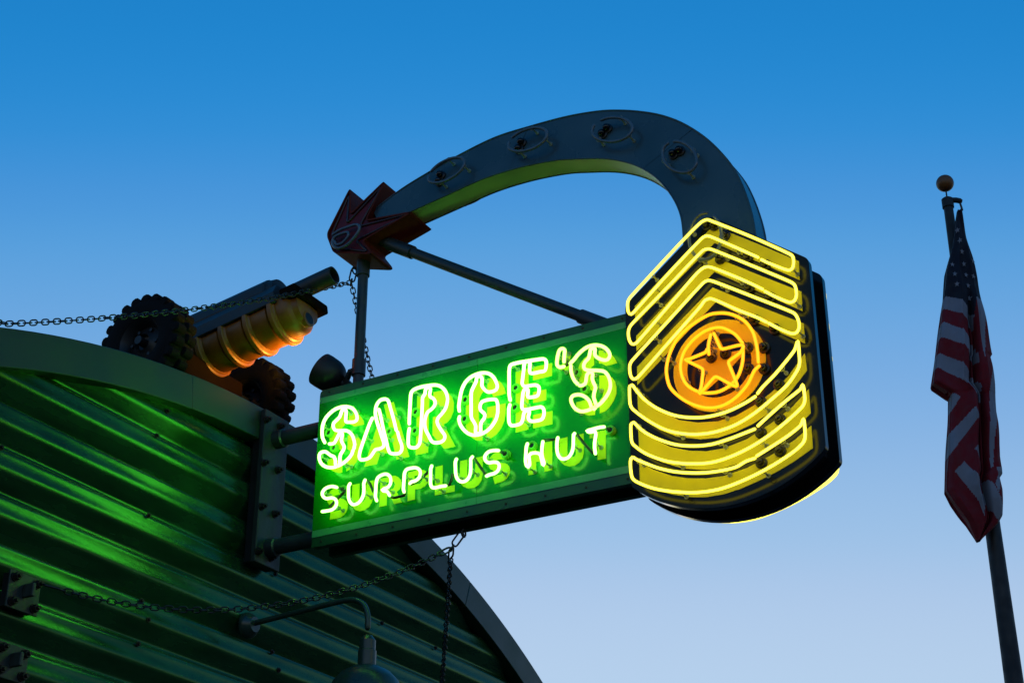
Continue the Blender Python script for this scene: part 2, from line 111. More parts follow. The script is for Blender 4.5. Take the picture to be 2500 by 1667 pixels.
ARCH_OUTER = [(-1.026,7.602),(-1.247,7.671),(-1.461,7.727),(-1.769,7.784),(-2.052,7.784),(-2.328,7.769),(-2.56,7.732),(-2.71,7.687),(-2.857,7.627),(-3.001,7.55),(-3.141,7.444),(-3.276,7.302),(-3.373,7.166),(-3.46,7.009),(-3.509,6.868),(-3.54,6.74),(-3.557,6.641),(-3.566,6.536)]
ARCH_INNER = [(-1.167,7.408),(-1.39,7.441),(-1.676,7.483),(-1.958,7.486),(-2.231,7.457),(-2.4,7.415),(-2.55,7.371),(-2.669,7.321),(-2.785,7.253),(-2.877,7.177),(-2.953,7.092),(-3.019,6.987),(-3.071,6.873),(-3.1,6.76),(-3.107,6.626)]
ARROW = [(-0.627,7.735),(-0.639,7.509),(-0.928,7.701),(-0.775,7.415),(-1.171,7.368),(-0.754,7.253),(-0.85,7.119),(-0.506,7.226),(-0.447,7.368),(-0.445,7.407)]
FLAG_L = [(5.003, 11.144), (4.95, 10.923), (4.893, 10.676), (4.832, 10.506), (4.776, 10.341), (4.714, 10.017), (4.673, 9.856), (4.634, 9.681), (4.591, 9.492), (4.55, 9.321), (4.508, 9.145), (4.468, 8.972), (4.64, 8.838), (4.607, 8.626), (4.57, 8.404), (4.529, 8.151), (4.487, 7.902), (4.468, 7.766), (4.516, 7.651), (4.583, 7.53), (4.65, 7.418), (4.72, 7.235)]
FLAG_R = [(5.041, 11.144), (5.054, 10.789), (5.082, 10.489), (5.102, 10.243), (5.109, 9.967), (5.122, 9.743), (5.134, 9.49), (5.14, 9.316), (5.117, 9.291), (5.121, 9.191), (5.115, 8.945), (5.097, 8.643), (5.094, 8.493), (5.071, 8.269), (5.064, 8.135), (5.071, 8.005), (5.067, 7.948), (5.031, 7.902), (5.035, 7.759), (5.003, 7.489), (4.963, 7.424), (4.805, 7.283), (4.781, 7.259), (4.761, 7.235)]
FLAG_REGIONS = [(2,[(4.742,11.23),(4.608,10.064),(4.713,10.015),(4.81,9.964),(4.899,9.883),(4.984,9.767),(5.025,9.959),(5.152,9.973),(5.314,11.23)]),(1,[(4.608,10.064),(4.713,10.015),(4.81,9.964),(4.899,9.883),(4.984,9.767),(4.974,9.6),(4.892,9.711),(4.79,9.799),(4.673,9.855),(4.588,9.895)]),(1,[(4.567,9.711),(4.634,9.679),(4.766,9.6),(4.867,9.505),(4.966,9.38),(4.962,9.17),(4.832,9.333),(4.717,9.427),(4.591,9.493),(4.531,9.521)]),(1,[(4.483,9.346),(4.55,9.315),(4.718,9.206),(4.843,9.083),(4.959,8.937),(4.946,8.729),(4.794,8.914),(4.67,9.037),(4.513,9.144),(4.463,9.168)]),(1,[(4.591,8.835),(4.64,8.835),(4.71,8.774),(4.614,8.638),(4.564,8.611)]),(1,[(4.534,8.357),(4.571,8.39),(4.735,8.548),(4.829,8.637),(4.89,8.557),(4.712,8.357),(4.535,8.133),(4.505,8.107)]),(1,[(4.867,8.272),(4.85,8.027),(4.77,8.166)]),(1,[(4.552,7.939),(4.653,8.041),(4.772,7.86),(4.816,7.73),(4.795,7.459),(4.758,7.594),(4.677,7.744)]),(1,[(5.025,9.959),(5.106,9.97),(5.113,9.775),(5.01,9.17),(5.018,9.584)]),(1,[(5.12,9.16),(5.089,8.611),(5.01,8.343),(4.957,7.99),(4.922,7.976),(4.96,8.343),(5.035,8.899)]),(1,[(4.984,7.99),(5.081,8.005),(5.08,7.944),(5.027,7.903),(4.969,7.701),(4.939,7.795),(4.993,7.903)]),(1,[(4.841,7.874),(4.926,7.802),(5.015,7.559),(5.003,7.474),(4.955,7.41),(4.823,7.63)])]
FLAG_STARS = [(4.948, 10.844), (4.954, 10.702), (4.957, 10.555), (4.833, 10.395), (4.96, 10.402), (5.063, 10.431), (4.835, 10.259), (4.963, 10.259), (5.04, 10.234), (4.836, 10.121), (4.964, 10.116), (4.962, 9.967)]
SCREWS = [(-1.001, 5.812), (-1.075, 5.618), (-2.286, 5.094), (-1.072, 5.094), (-1.058, 4.564), (-0.981, 4.47), (-1.048, 4.306), (1.473, 5.094), (2.21, 5.094), (0.215, 4.57), (0.298, 4.47), (0.194, 5.094)]
BOLTS = [(-0.162, 6.052), (-0.009, 6.06), (-0.153, 5.743), (-0.002, 5.744), (-0.144, 5.438), (-0.0, 5.433), (-0.151, 5.127), (-0.005, 5.128)]
SPIRAL = [(-0.537, 7.293), (-0.556, 7.26), (-0.601, 7.258), (-0.65, 7.298), (-0.649, 7.331), (-0.608, 7.337), (-0.535, 7.326), (-0.52, 7.286), (-0.546, 7.241), (-0.586, 7.224), (-0.654, 7.238), (-0.729, 7.302), (-0.744, 7.347), (-0.714, 7.374), (-0.646, 7.375), (-0.572, 7.369), (-0.522, 7.351)]


# ------------------------------------------------------------------ materials
MATS = {}
def mat(name, col, rough=.5, metal=0.0, var=.15, vscale=8.0, bump=0.0, bscale=60.0, rvar=.1, spec=.5, streak=None):
    if name in MATS: return MATS[name]
    m = bpy.data.materials.new(name); m.use_nodes = True; MATS[name] = m
    t = m.node_tree; N = t.nodes; L = t.links
    b = N['Principled BSDF']
    b.inputs['Metallic'].default_value = metal
    b.inputs['Specular IOR Level'].default_value = spec
    tc = N.new('ShaderNodeTexCoord')
    no = N.new('ShaderNodeTexNoise'); no.inputs['Scale'].default_value = vscale; no.inputs['Detail'].default_value = 6
    if streak:
        mp = N.new('ShaderNodeMapping'); mp.inputs['Scale'].default_value = streak
        L.new(tc.outputs['Object'], mp.inputs[0]); L.new(mp.outputs[0], no.inputs['Vector'])
    else:
        L.new(tc.outputs['Object'], no.inputs['Vector'])
    mr = N.new('ShaderNodeMapRange'); mr.inputs[1].default_value = .3; mr.inputs[2].default_value = .7
    mr.inputs[3].default_value = 1 - var; mr.inputs[4].default_value = 1 + var
    L.new(no.outputs[0], mr.inputs[0])
    mx = N.new('ShaderNodeVectorMath'); mx.operation = 'SCALE'; mx.inputs[0].default_value = col
    L.new(mr.outputs[0], mx.inputs[3]); L.new(mx.outputs[0], b.inputs['Base Color'])
    mr2 = N.new('ShaderNodeMapRange'); mr2.inputs[1].default_value = .3; mr2.inputs[2].default_value = .7
    mr2.inputs[3].default_value = max(.02, rough - rvar); mr2.inputs[4].default_value = min(1, rough + rvar)
    L.new(no.outputs[0], mr2.inputs[0]); L.new(mr2.outputs[0], b.inputs['Roughness'])
    if bump > 0:
        n2 = N.new('ShaderNodeTexNoise'); n2.inputs['Scale'].default_value = bscale; n2.inputs['Detail'].default_value = 4
        L.new(tc.outputs['Object'], n2.inputs['Vector'])
        bp = N.new('ShaderNodeBump'); bp.inputs['Strength'].default_value = bump; bp.inputs['Distance'].default_value = .01
        L.new(n2.outputs[0], bp.inputs['Height']); L.new(bp.outputs[0], b.inputs['Normal'])
    return m
def emis(name, col, s):
    if name in MATS: return MATS[name]
    m = bpy.data.materials.new(name); m.use_nodes = True; MATS[name] = m
    t = m.node_tree; t.nodes.clear()
    e = t.nodes.new('ShaderNodeEmission'); e.inputs[0].default_value = (*col, 1); e.inputs[1].default_value = s
    o = t.nodes.new('ShaderNodeOutputMaterial'); t.links.new(e.outputs[0], o.inputs[0])
    return m
def glow_glass(name, col, s, fac):
    """coated glass wall of a lit tube: mostly clear, carries a little of the gas colour"""
    if name in MATS: return MATS[name]
    m = bpy.data.materials.new(name); m.use_nodes = True; MATS[name] = m
    t = m.node_tree; t.nodes.clear()
    e = t.nodes.new('ShaderNodeEmission'); e.inputs[0].default_value = (*col, 1); e.inputs[1].default_value = s
    tr = t.nodes.new('ShaderNodeBsdfTransparent'); mx = t.nodes.new('ShaderNodeMixShader'); mx.inputs[0].default_value = fac
    gl = t.nodes.new('ShaderNodeBsdfGlossy'); gl.inputs['Roughness'].default_value = .08
    mx2 = t.nodes.new('ShaderNodeMixShader'); mx2.inputs[0].default_value = .05
    o = t.nodes.new('ShaderNodeOutputMaterial')
    t.links.new(tr.outputs[0], mx.inputs[1]); t.links.new(e.outputs[0], mx.inputs[2])
    t.links.new(mx.outputs[0], mx2.inputs[1]); t.links.new(gl.outputs[0], mx2.inputs[2]); t.links.new(mx2.outputs[0], o.inputs[0])
    m.cycles.emission_sampling = 'NONE'
    return m

M_FACE = mat('green_sign_paint', (.003, .21, .004), .17, 0, .1, 4, 0, rvar=.04, spec=.32)
M_TRIM = mat('dark_green_trim', (.006, .06, .015), .4, 0, .15, 5)
M_STRIPE = mat('pale_green_stripe', (.06, .30, .11), .35, 0, .1, 6)
M_LETTER = mat('lime_letter_paint', (.72, .60, .005), .45, 0, .06, 12, spec=.2)
M_BLACK = mat('black_sign_paint', (.008, .009, .010), .13, 0, .25, 6, rvar=.04, spec=.22)
M_BLACKM = mat('black_matt_metal', (.006, .006, .007), .55, 0, .25, 9)
M_YELLOW = mat('yellow_badge_paint', (.66, .57, .004), .45, 0, .07, 7, spec=.2)
M_ORANGE = mat('orange_badge_paint', (.74, .60, .003), .45, 0, .07, 7, spec=.2)
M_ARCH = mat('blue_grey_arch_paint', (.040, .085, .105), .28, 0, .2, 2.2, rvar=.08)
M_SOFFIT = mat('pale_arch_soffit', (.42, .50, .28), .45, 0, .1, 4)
M_RED = mat('red_arrow_paint', (.13, .006, .012), .45, 0, .3, 6, spec=.25)
M_REDIN = mat('red_arrow_side', (.125, .016, .007), .6, 0, .2, 6, spec=.12)
M_DEAD = mat('unlit_white_tube', (.085, .125, .155), .25, 0, .15, 10)
M_PIPE = mat('grey_green_pipe', (.022, .034, .036), .45, .1, .2, 10)
M_WIRE = mat('black_wire', (.006, .006, .006), .35, 0, .2, 20)
M_HOUS = mat('green_housing', (.12, .38, .03), .35, 0, .15, 20)
M_BOOT = mat('black_glass_boot', (.006, .006, .008), .06, 0, .2, 20, rvar=.03)
M_CLIP = mat('tube_support_glass', (.25, .28, .2), .25, 0, .2, 20)
M_WALL = mat('green_corrugated_steel', (.026, .108, .036), .26, .6, .3, 3, .05, 35, rvar=.06, spec=.25, streak=(.7, 3, 3))
M_FASC = mat('green_fascia_steel', (.018, .050, .026), .45, .0, .18, 2.5, .03, 40)
M_PLATE = mat('weathered_steel_plate', (.024, .036, .027), .55, .1, .3, 7, .15, 30, streak=(4, 4, .6))
M_RUST = mat('rusty_bolt', (.016, .010, .007), .65, .2, .35, 30)
M_CHAIN = mat('galvanised_chain', (.03, .033, .036), .35, .6, .3, 30)
M_TYRE = mat('black_rubber', (.006, .006, .006), .85, 0, .3, 12, .2, 60, spec=.15)
M_RIM = mat('dark_wheel_steel', (.012, .012, .013), .5, .1, .3, 12)
M_DRUM = mat('ochre_drum_paint', (.27, .092, .003), .45, 0, .3, 9, .12, 25)
M_GUN = mat('olive_gun_metal', (.018, .022, .022), .5, .0, .25, 8, .1, 25)
M_GUNB = mat('brown_gun_paint', (.012, .006, .0025), .8, .0, .3, 8, .1, 25, spec=.04)
M_POLE = mat('dark_bronze_pole', (.004, .0045, .006), .6, .0, .15, 8)
M_GOLD = mat('gilt_ball', (.16, .062, .014), .45, .0, .15, 10)
M_FR = mat('flag_red', (.16, .001, .007), .85, 0, .12, 14)
M_FW = mat('flag_white', (.20, .21, .26), .85, 0, .08, 14)
M_FB = mat('flag_navy', (.003, .004, .014), .85, 0, .15, 14)
M_GROUND = mat('asphalt', (.05, .05, .05), .85, 0, .25, 2, .3, 30)
M_LAMPG = mat('green_lamp_enamel', (.02, .042, .032), .35, .0, .2, 8)

E_HOT = emis('neon_white_green', (.14, 1.0, .11), 23.0)
E_MID = emis('neon_green_mid', (.17, 1.0, .135), 17.0)
E_DIM = emis('neon_green_soft', (.30, 1.0, .14), 8.0)
G_HOT = glow_glass('green_tube_glass', (.55, 1.0, .03), 1.9, .42)
E_YEL = emis('neon_yellow', (1.0, .86, .085), 5.4)
G_YEL = glow_glass('yellow_tube_glass', (1.0, .84, .01), 1.5, .42)
E_ORA = emis('neon_amber', (1.0, .165, .002), 7.0)
G_ORA = glow_glass('amber_tube_glass', (1.0, .45, .01), 1.2, .4)
E_LAMP = emis('warm_lamp_lens', (1.0, .5, .12), 6.0)

# ------------------------------------------------------------------ mesh helpers
class MB:
    def __init__(s): s.v = []; s.f = []; s.m = []
    def add(s, vs, fs, mi=0):
        o = len(s.v); s.v += [tuple(p) for p in vs]; s.f += [tuple(i + o for i in f) for f in fs]; s.m += [mi] * len(fs)
    def box(s, a, b, mi=0):
        x0, y0, z0 = a; x1, y1, z1 = b
        s.add([(x0, y0, z0), (x1, y0, z0), (x1, y1, z0), (x0, y1, z0), (x0, y0, z1), (x1, y0, z1), (x1, y1, z1), (x0, y1, z1)],
              [(0, 3, 2, 1), (4, 5, 6, 7), (0, 1, 5, 4), (1, 2, 6, 5), (2, 3, 7, 6), (3, 0, 4, 7)], mi)
    def prism_x(s, poly, x0, x1, holes=(), mi=0):
        """polygon in (y, z), extruded along x"""
        loops = [list(poly)] + [list(h) for h in holes]
        tri = tessellate_polygon([[Vector((p[0], p[1], 0)) for p in lp] for lp in loops])
        flat = [p for lp in loops for p in lp]; n = len(flat)
        vs = [(x0, p[0], p[1]) for p in flat] + [(x1, p[0], p[1]) for p in flat]
        fs = []
        for t in tri:
            a, b, c = [flat[i] for i in t]
            ar = (b[0] - a[0]) * (c[1] - a[1]) - (b[1] - a[1]) * (c[0] - a[0])
            if ar < 0: t = (t[0], t[2], t[1])
            # ccw in (y, z) faces +x
            fs.append((t[0], t[2], t[1])); fs.append(tuple(i + n for i in t))
        o = 0
        for lp in loops:
            k = len(lp)
            A = sum(lp[i][0] * lp[(i + 1) % k][1] - lp[(i + 1) % k][0] * lp[i][1] for i in range(k))
            hole = lp is not loops[0]
            for i in range(k):
                a, b = o + i, o + (i + 1) % k
                if (A > 0) != hole: fs.append((a, b, b + n, a + n))
                else: fs.append((b, a, a + n, b + n))
            o += k
        s.add(vs, fs, mi)
    def cyl(s, p0, p1, r0, r1=None, n=16, caps=True, mi=0):
        p0 = Vector(p0); p1 = Vector(p1); r1 = r0 if r1 is None else r1
        q = (p1 - p0).to_track_quat('Z', 'Y')
        ring = [q @ Vector((math.cos(2 * PI * i / n), math.sin(2 * PI * i / n), 0)) for i in range(n)]
        vs = [p0 + r * r0 for r in ring] + [p1 + r * r1 for r in ring]
        fs = [(i, (i + 1) % n, n + (i + 1) % n, n + i) for i in range(n)]
        if caps: fs += [tuple(range(n - 1, -1, -1)), tuple(range(n, 2 * n))]
        s.add(vs, fs, mi)
    def lathe(s, prof, origin=(0, 0, 0), axis=(0, 0, 1), n=24, mi=0):
        """prof: (radius, height along axis)"""
        q = Vector(axis).normalized().to_track_quat('Z', 'Y'); o = Vector(origin); vs = []; fs = []
        for r, h in prof:
            for i in range(n):
                a = 2 * PI * i / n; vs.append(o + q @ Vector((r * math.cos(a), r * math.sin(a), h)))
        for k in range(len(prof) - 1):
            for i in range(n):
                j = (i + 1) % n; fs.append((k * n + i, k * n + j, (k + 1) * n + j, (k + 1) * n + i))
        s.add(vs, fs, mi)
    def tube(s, path, r, n=8, closed=False, mi=0, caps=True):
        P = [Vector(p) for p in path]; m = len(P)
        if m < 2: return
        T = []
        for i in range(m):
            a = P[(i - 1) % m] if (closed or i > 0) else P[i]; b = P[(i + 1) % m] if (closed or i < m - 1) else P[i]
            d = b - a; T.append(d.normalized() if d.length > 1e-9 else (T[-1] if T else Vector((0, 0, 1))))
        u = T[0].orthogonal().normalized(); rings = []; vs = []; fs = []
        for i in range(m):
            u = (u - T[i] * u.dot(T[i])); u = u.normalized() if u.length > 1e-6 else T[i].orthogonal().normalized()
            v = T[i].cross(u)
            vs += [P[i] + (u * math.cos(2 * PI * k / n) + v * math.sin(2 * PI * k / n)) * r for k in range(n)]
        for i in range(m if closed else m - 1):
            a, b = i * n, ((i + 1) % m) * n
            for k in range(n): fs.append((a + k, a + (k + 1) % n, b + (k + 1) % n, b + k))
        if caps and not closed:
            for e, sg in ((0, -1), (m - 1, 1)):
                o = len(vs)
                vs += [P[e] + (vs_ - P[e]) * .62 + T[e] * sg * r * .72 for vs_ in [Vector(x) for x in vs[e * n:e * n + n]]]
                for k in range(n):
                    q4 = (e * n + k, e * n + (k + 1) % n, o + (k + 1) % n, o + k)
                    fs.append(q4 if sg > 0 else q4[::-1])
                fs.append(tuple(o + k for k in range(n)) if sg > 0 else tuple(o + k for k in range(n - 1, -1, -1)))
        s.add(vs, fs, mi)
    def sphere(s, c, r, n=16, mi=0):
        c = Vector(c); vs = [c + Vector((0, 0, r))]; fs = []; R = n // 2
        for i in range(1, R):
            for k in range(n):
                a = PI * i / R; b = 2 * PI * k / n
                vs.append(c + Vector((math.sin(a) * math.cos(b), math.sin(a) * math.sin(b), math.cos(a))) * r)
        vs.append(c - Vector((0, 0, r)))
        for k in range(n): fs.append((0, 1 + k, 1 + (k + 1) % n))
        for i in range(R - 2):
            for k in range(n): fs.append((1 + i * n + k, 1 + (i + 1) * n + k, 1 + (i + 1) * n + (k + 1) % n, 1 + i * n + (k + 1) % n))
        l = len(vs) - 1
        for k in range(n): fs.append((l, 1 + (R - 2) * n + (k + 1) % n, 1 + (R - 2) * n + k))
        s.add(vs, fs, mi)
    def mesh(s, name, mats, smooth=None):
        me = bpy.data.meshes.new(name); me.from_pydata([tuple(v) for v in s.v], [], s.f)
        for m in (mats if isinstance(mats, (list, tuple)) else [mats]): me.materials.append(m)
        if any(s.m): me.polygons.foreach_set('material_index', s.m)
        if smooth is not None:
            me.polygons.foreach_set('use_smooth', [True] * len(me.polygons))
            if smooth < 3: me.set_sharp_from_angle(angle=smooth)
        me.update(); return me
    def build(s, name, mats, parent=None, smooth=.6, bevel=0):
        return link(name, s.mesh(name, mats, smooth), parent, bevel)
def link(name, me, parent=None, bevel=0):
    o = bpy.data.objects.new(name, me); COL.objects.link(o); attach(o, parent)
    if bevel:
        b = o.modifiers.new('bevel', 'BEVEL'); b.width = bevel; b.segments = 2; b.limit_method = 'ANGLE'; b.angle_limit = .6
    return o
ROOTINV = {}
def attach(o, parent):
    if parent is not None:
        o.parent = parent
        if parent.name in ROOTINV: o.matrix_parent_inverse = ROOTINV[parent.name]
        elif parent.type != 'EMPTY' and parent.get('_w'):   # part placed with its own transform
            o.matrix_parent_inverse = Matrix(parent['_w']).inverted() if False else o.matrix_parent_inverse
def thing(name, loc, label, cat, group=None):
    o = bpy.data.objects.new(name, None); COL.objects.link(o); o.location = loc; o.empty_display_size = .1
    o['label'] = label; o['category'] = cat
    if group: o['group'] = group
    ROOTINV[o.name] = Matrix.Translation(-Vector(loc)); return o
def place(name, me, parent, loc, quat=None):
    """shared mesh set at a place (world), under a thing or an identity-placed part"""
    o = link(name, me, parent); o.location = loc
    if quat is not None: o.rotation_mode = 'QUATERNION'; o.rotation_quaternion = quat
    return o
def smooth_path(P, step=.012, closed=False):
    P = [Vector(p) for p in P]; n = len(P); out = []
    if n < 3:
        return P
    for i in range(n if closed else n - 1):
        p1, p2 = P[i], P[(i + 1) % n]
        p0 = P[i - 1] if (i > 0 or closed) else p1 * 2 - p2
        p3 = P[(i + 2) % n] if (i + 2 < n or closed) else p2 * 2 - p1
        L = (p2 - p1).length; k = max(1, int(round(L / step)))
        # centripetal-ish: plain Catmull-Rom with tension limited for uneven spacing
        t1 = (p2 - p0) * .5; t2 = (p3 - p1) * .5
        if t1.length > L: t1 *= L / t1.length
        if t2.length > L: t2 *= L / t2.length
        for j in range(k):
            t = j / k; t_2 = t * t; t_3 = t_2 * t
            out.append(p1 * (2 * t_3 - 3 * t_2 + 1) + t1 * (t_3 - 2 * t_2 + t) + p2 * (-2 * t_3 + 3 * t_2) + t2 * (t_3 - t_2))
    if not closed: out.append(P[-1])
    return out
def fillet(poly, rad, seg=4, closed=True, which=None):
    out = []; n = len(poly)
    for i in range(n):
        p = Vector(poly[i])
        if (not closed and i in (0, n - 1)) or (which is not None and i not in which): out.append(tuple(p)); continue
        a = Vector(poly[i - 1]) - p; b = Vector(poly[(i + 1) % n]) - p
        r = rad if not isinstance(rad, dict) else rad.get(i, 0)
        r = min(r, a.length * .45, b.length * .45)
        if r <= 0: out.append(tuple(p)); continue
        s, e = p + a.normalized() * r, p + b.normalized() * r
        for k in range(seg + 1):
            t = k / seg; out.append(tuple(s * (1 - t) ** 2 + p * 2 * t * (1 - t) + e * t * t))
    return out
def inset(poly, d):
    n = len(poly); A = sum(poly[i][0] * poly[(i + 1) % n][1] - poly[(i + 1) % n][0] * poly[i][1] for i in range(n))
    sg = 1 if A > 0 else -1; out = []
    for i in range(n):
        p = Vector(poly[i]); a = (p - Vector(poly[i - 1])).normalized(); b = (Vector(poly[(i + 1) % n]) - p).normalized()
        na = Vector((-a.y, a.x)) * sg; nb = Vector((-b.y, b.x)) * sg
        m = na + nb; m = m / max(.35, m.dot(na)) if m.length > 1e-6 else na
        out.append(tuple(p + m * d))
    return out
def X(pts, x): return [(x, p[0], p[1]) for p in pts]

# ------------------------------------------------------------------ ground
g = MB(); g.add([(-700, -700, 0), (700, -700, 0), (700, 700, 0), (-700, 700, 0)], [(0, 1, 2, 3)])
o = g.build('ground', M_GROUND, smooth=None); o['kind'] = 'structure'

# ------------------------------------------------------------------ quonset hut
CX, CZ, RO, RI = .052, -1.613, 7.77, 7.54
hut = thing('quonset_hut', (CX, 0, 0), 'dark green arched hut with corrugated steel front wall behind the sign', 'building')
A0 = math.asin(-CZ / RO)                       # where the arch meets the ground
def arc(r, a): return (CX + r * math.cos(a), CZ + r * math.sin(a))
r_ = MB(); NY, NA = 150, 96; vs = []; fs = []
for j in range(NY + 1):
    y = .05 + 12.0 * j / NY; rr = RO - .03 + .022 * math.cos(j * PI)
    for i in range(NA + 1):
        x, z = arc(rr, A0 + (PI - 2 * A0) * i / NA); vs.append((x, y, z))
for j in range(NY):
    for i in range(NA):
        a = j * (NA + 1) + i; fs.append((a, a + NA + 1, a + NA + 2, a + 1))
r_.add(vs, fs); r_.build('roof', M_FASC, hut)
b_ = MB(); pts = [arc(RO - .06, A0 + (PI - 2 * A0) * i / 48) for i in range(49)]
b_.add([(p[0], 12.0, p[1]) for p in pts] + [(CX, 12.0, 0)], [(i, i + 1, 49) for i in range(48)]); b_.build('rear_wall', M_FASC, hut, None)
cuts = [A0, .55, .93, 1.235, 1.69, 1.95, 2.32, PI - A0]
for k in range(len(cuts) - 1):
    a0, a1 = cuts[k], cuts[k + 1]; f_ = MB(); n = max(8, int((a1 - a0) / .02)); vs = []; fs = []
    dy = .002 * (k % 2)
    for i in range(n + 1):
        a = a0 + (a1 - a0) * i / n
        for r, y in ((RI, dy), (RO, dy), (RO, .11), (RI, .11)):
            x, z = arc(r + (.003 if k % 2 else 0), a); vs.append((x, y, z))
    for i in range(n):
        for q in range(4):
            p = i * 4; fs.append((p + q, p + (q + 1) % 4, p + 4 + (q + 1) % 4, p + 4 + q)[::-1])
    f_.add(vs, fs + [(0, 1, 2, 3), tuple(n * 4 + q for q in (3, 2, 1, 0))]); f_.build('fascia_panel', M_FASC, hut, .5, bevel=.006)
# corrugated sheets: flat ribs 0.11 m high every 0.262 m
PER, Z0, RIB, YF, YB = .262, 5.251, .111, .065, .112
def rib_profile(k0, k1):
    P = [(Z0 + PER * k0 - .125, YF + .078)]
    for k in range(k0, k1):
        zb = Z0 + PER * k
        P += [(zb - .004, YF), (zb + .055, YF + .012), (zb + RIB - .004, YF + .010), (zb + RIB + .03, YF + .078)]
    return P
kmin = -20
for s_ in range(0, 8):
    k0 = kmin + 3 * s_ ; k1 = min(k0 + 3, 4)
    if k0 >= 4: break
    prof = fillet([(p[0], p[1]) for p in rib_profile(k0, k1)], .045, 9, closed=False)
    off = -.003 * (s_ % 2)
    prof = [p for p in prof if p[0] > .01]
    m_ = MB(); vs = []; fs = []; NX = 14
    for z, y in prof:
        lim = math.sqrt(max(.01, (RI + .12) ** 2 - (z - CZ) ** 2)) if z - CZ < RI + .11 else .1
        for i in range(NX + 1): vs.append((CX - lim + 2 * lim * i / NX, y + off, z))
    for j in range(len(prof) - 1):
        for i in range(NX):
            a = j * (NX + 1) + i; fs.append((a, a + 1, a + NX + 2, a + NX + 1))
    m_.add(vs, fs); m_.build('wall_sheet', M_WALL, hut, 1.2)
screw = MB(); screw.cyl((0, .004, 0), (0, -.002, 0), .017, n=12); screw.cyl((0, -.002, 0), (0, -.014, 0), .011, .009, n=6)
screw = screw.mesh('screw', M_RUST, .6)
for x, z in SCREWS: place('screw', screw, hut, (x, YF - .002, z))

# ------------------------------------------------------------------ neon sign
sign = thing('neon_sign', (0, 0, 5.6), 'projecting green and yellow neon shop sign with curved red-headed arrow above', 'sign')
def part(name, mb, m, smooth=.6, bevel=0, parent=None): return mb.build(name, m, parent or sign, smooth, bevel)
# bracket plate and bolts
b_ = MB(); b_.box((-.165, -.045, 5.06), (.095, -.004, 6.135)); part('bracket_plate', b_, M_PLATE, None, .006)
b_ = MB(); b_.box((-.15, -.004, 5.07), (.085, .06, 6.1)); part('backing_pad', b_, M_BLACKM, None, .004)
bolt = MB(); bolt.cyl((0, 0, 0), (0, -.008, 0), .027, n=16); bolt.cyl((0, -.008, 0), (0, -.034, 0), .022, .021, n=6); bolt.cyl((0, -.034, 0), (0, -.052, 0), .011, n=10)
bolt = bolt.mesh('bolt', M_RUST, .6)
for x, z in BOLTS: place('bolt', bolt, sign, (x, -.045, z), Quaternion((0, 1, 0), random.random()))
# stub pipes to the wall plate
for z in (5.955, 5.185):
    p_ = MB(); p_.cyl((-.03, -.04, z), (-.03, -.5, z), .052, n=24); pp = part('stub_pipe', p_, M_PIPE)
    c_ = MB(); c_.cyl((-.03, -.045, z), (-.03, -.11, z), .064, n=24); c_.cyl((-.03, -.11, z), (-.03, -.118, z), .064, .053, n=24); link('collar', c_.mesh('collar', M_PIPE, .6), pp)
# name cabinet: two shallow trays on a narrower core
YL, YR, ZT, ZB = -.455, -2.80, 6.19, 5.09
rect = fillet([(YL, ZB), (YL, ZT), (YR, ZT), (YR, ZB)], {0: .012, 1: .035}, 5)
t_ = MB(); t_.prism_x(rect, -.119, -.072); part('front_tray', t_, M_TRIM, .6, .004)
t_ = MB(); t_.prism_x(rect, .072, .119); part('rear_tray', t_, M_TRIM, .6, .004)
t_ = MB(); t_.box((-.072, YR, ZB + .05), (.072, YL - .09, ZT - .05)); part('core_box', t_, M_BLACKM, None)
for y0, y1 in ((YL - .0015, -1.6745), (-1.6775, YR)):
    t_ = MB(); t_.box((-.1215, y1, 5.203), (-.119, y0, 6.091)); part('face_panel', t_, M_FACE, None)
    for z0, z1 in ((6.0925, 6.134), (5.156, 5.2015)):
        t_ = MB(); t_.box((-.1225, y1, z0), (-.119, y0 - .001 if y0 > -1 else y0, z1)); part('stripe', t_, M_STRIPE, None)
tsc = MB(); tsc.cyl((0, 0, 0), (-.004, 0, 0), .0085, .007, n=10); tsc = tsc.mesh('trim_screw', M_RUST, .6)
for i in range(9):
    for z in (6.163, 5.122): place('trim_screw', tsc, sign, (-.119, -.53 - i * .27, z))
for nm, loops in PAINTED.items():
    t_ = MB()
    if nm in ('s_R', 's_P'): t_.prism_x(loops[0], -.1235, -.1215, holes=[loops[1]])
    else:
        for lp in loops: t_.prism_x(lp, -.1235, -.1215)
    part('painted_letter', t_, M_LETTER, None)
def stroke(path, hw):
    L, R = [], []
    n = len(path)
    for i in range(n):
        a = Vector(path[max(0, i - 1)]); b = Vector(path[min(n - 1, i + 1)]); d = (b - a).normalized(); nn = Vector((-d.y, d.x)) * hw
        L.append(tuple(Vector(path[i]) + nn)); R.append(tuple(Vector(path[i]) - nn))
    return L, R
for nm in ('s_S', 's_S2'):
    pth = [(p.x, p.y) for p in smooth_path([(a, b, 0) for a, b in LETTER_TUBES[nm][0]], .012)]
    L, R = stroke(pth, .0255); t_ = MB(); n = len(L)
    vs = [(-.1235, *p) for p in L] + [(-.1235, *p) for p in R] + [(-.1215, *p) for p in L] + [(-.1215, *p) for p in R]
    fs = [(i, i + 1, n + i + 1, n + i) for i in range(n - 1)] + [(i + 1, i, 2 * n + i, 2 * n + i + 1) for i in range(n - 1)] + [(n + i, n + i + 1, 3 * n + i + 1, 3 * n + i) for i in range(n - 1)]
    t_.add(vs, fs); part('painted_letter', t_, M_LETTER, None)
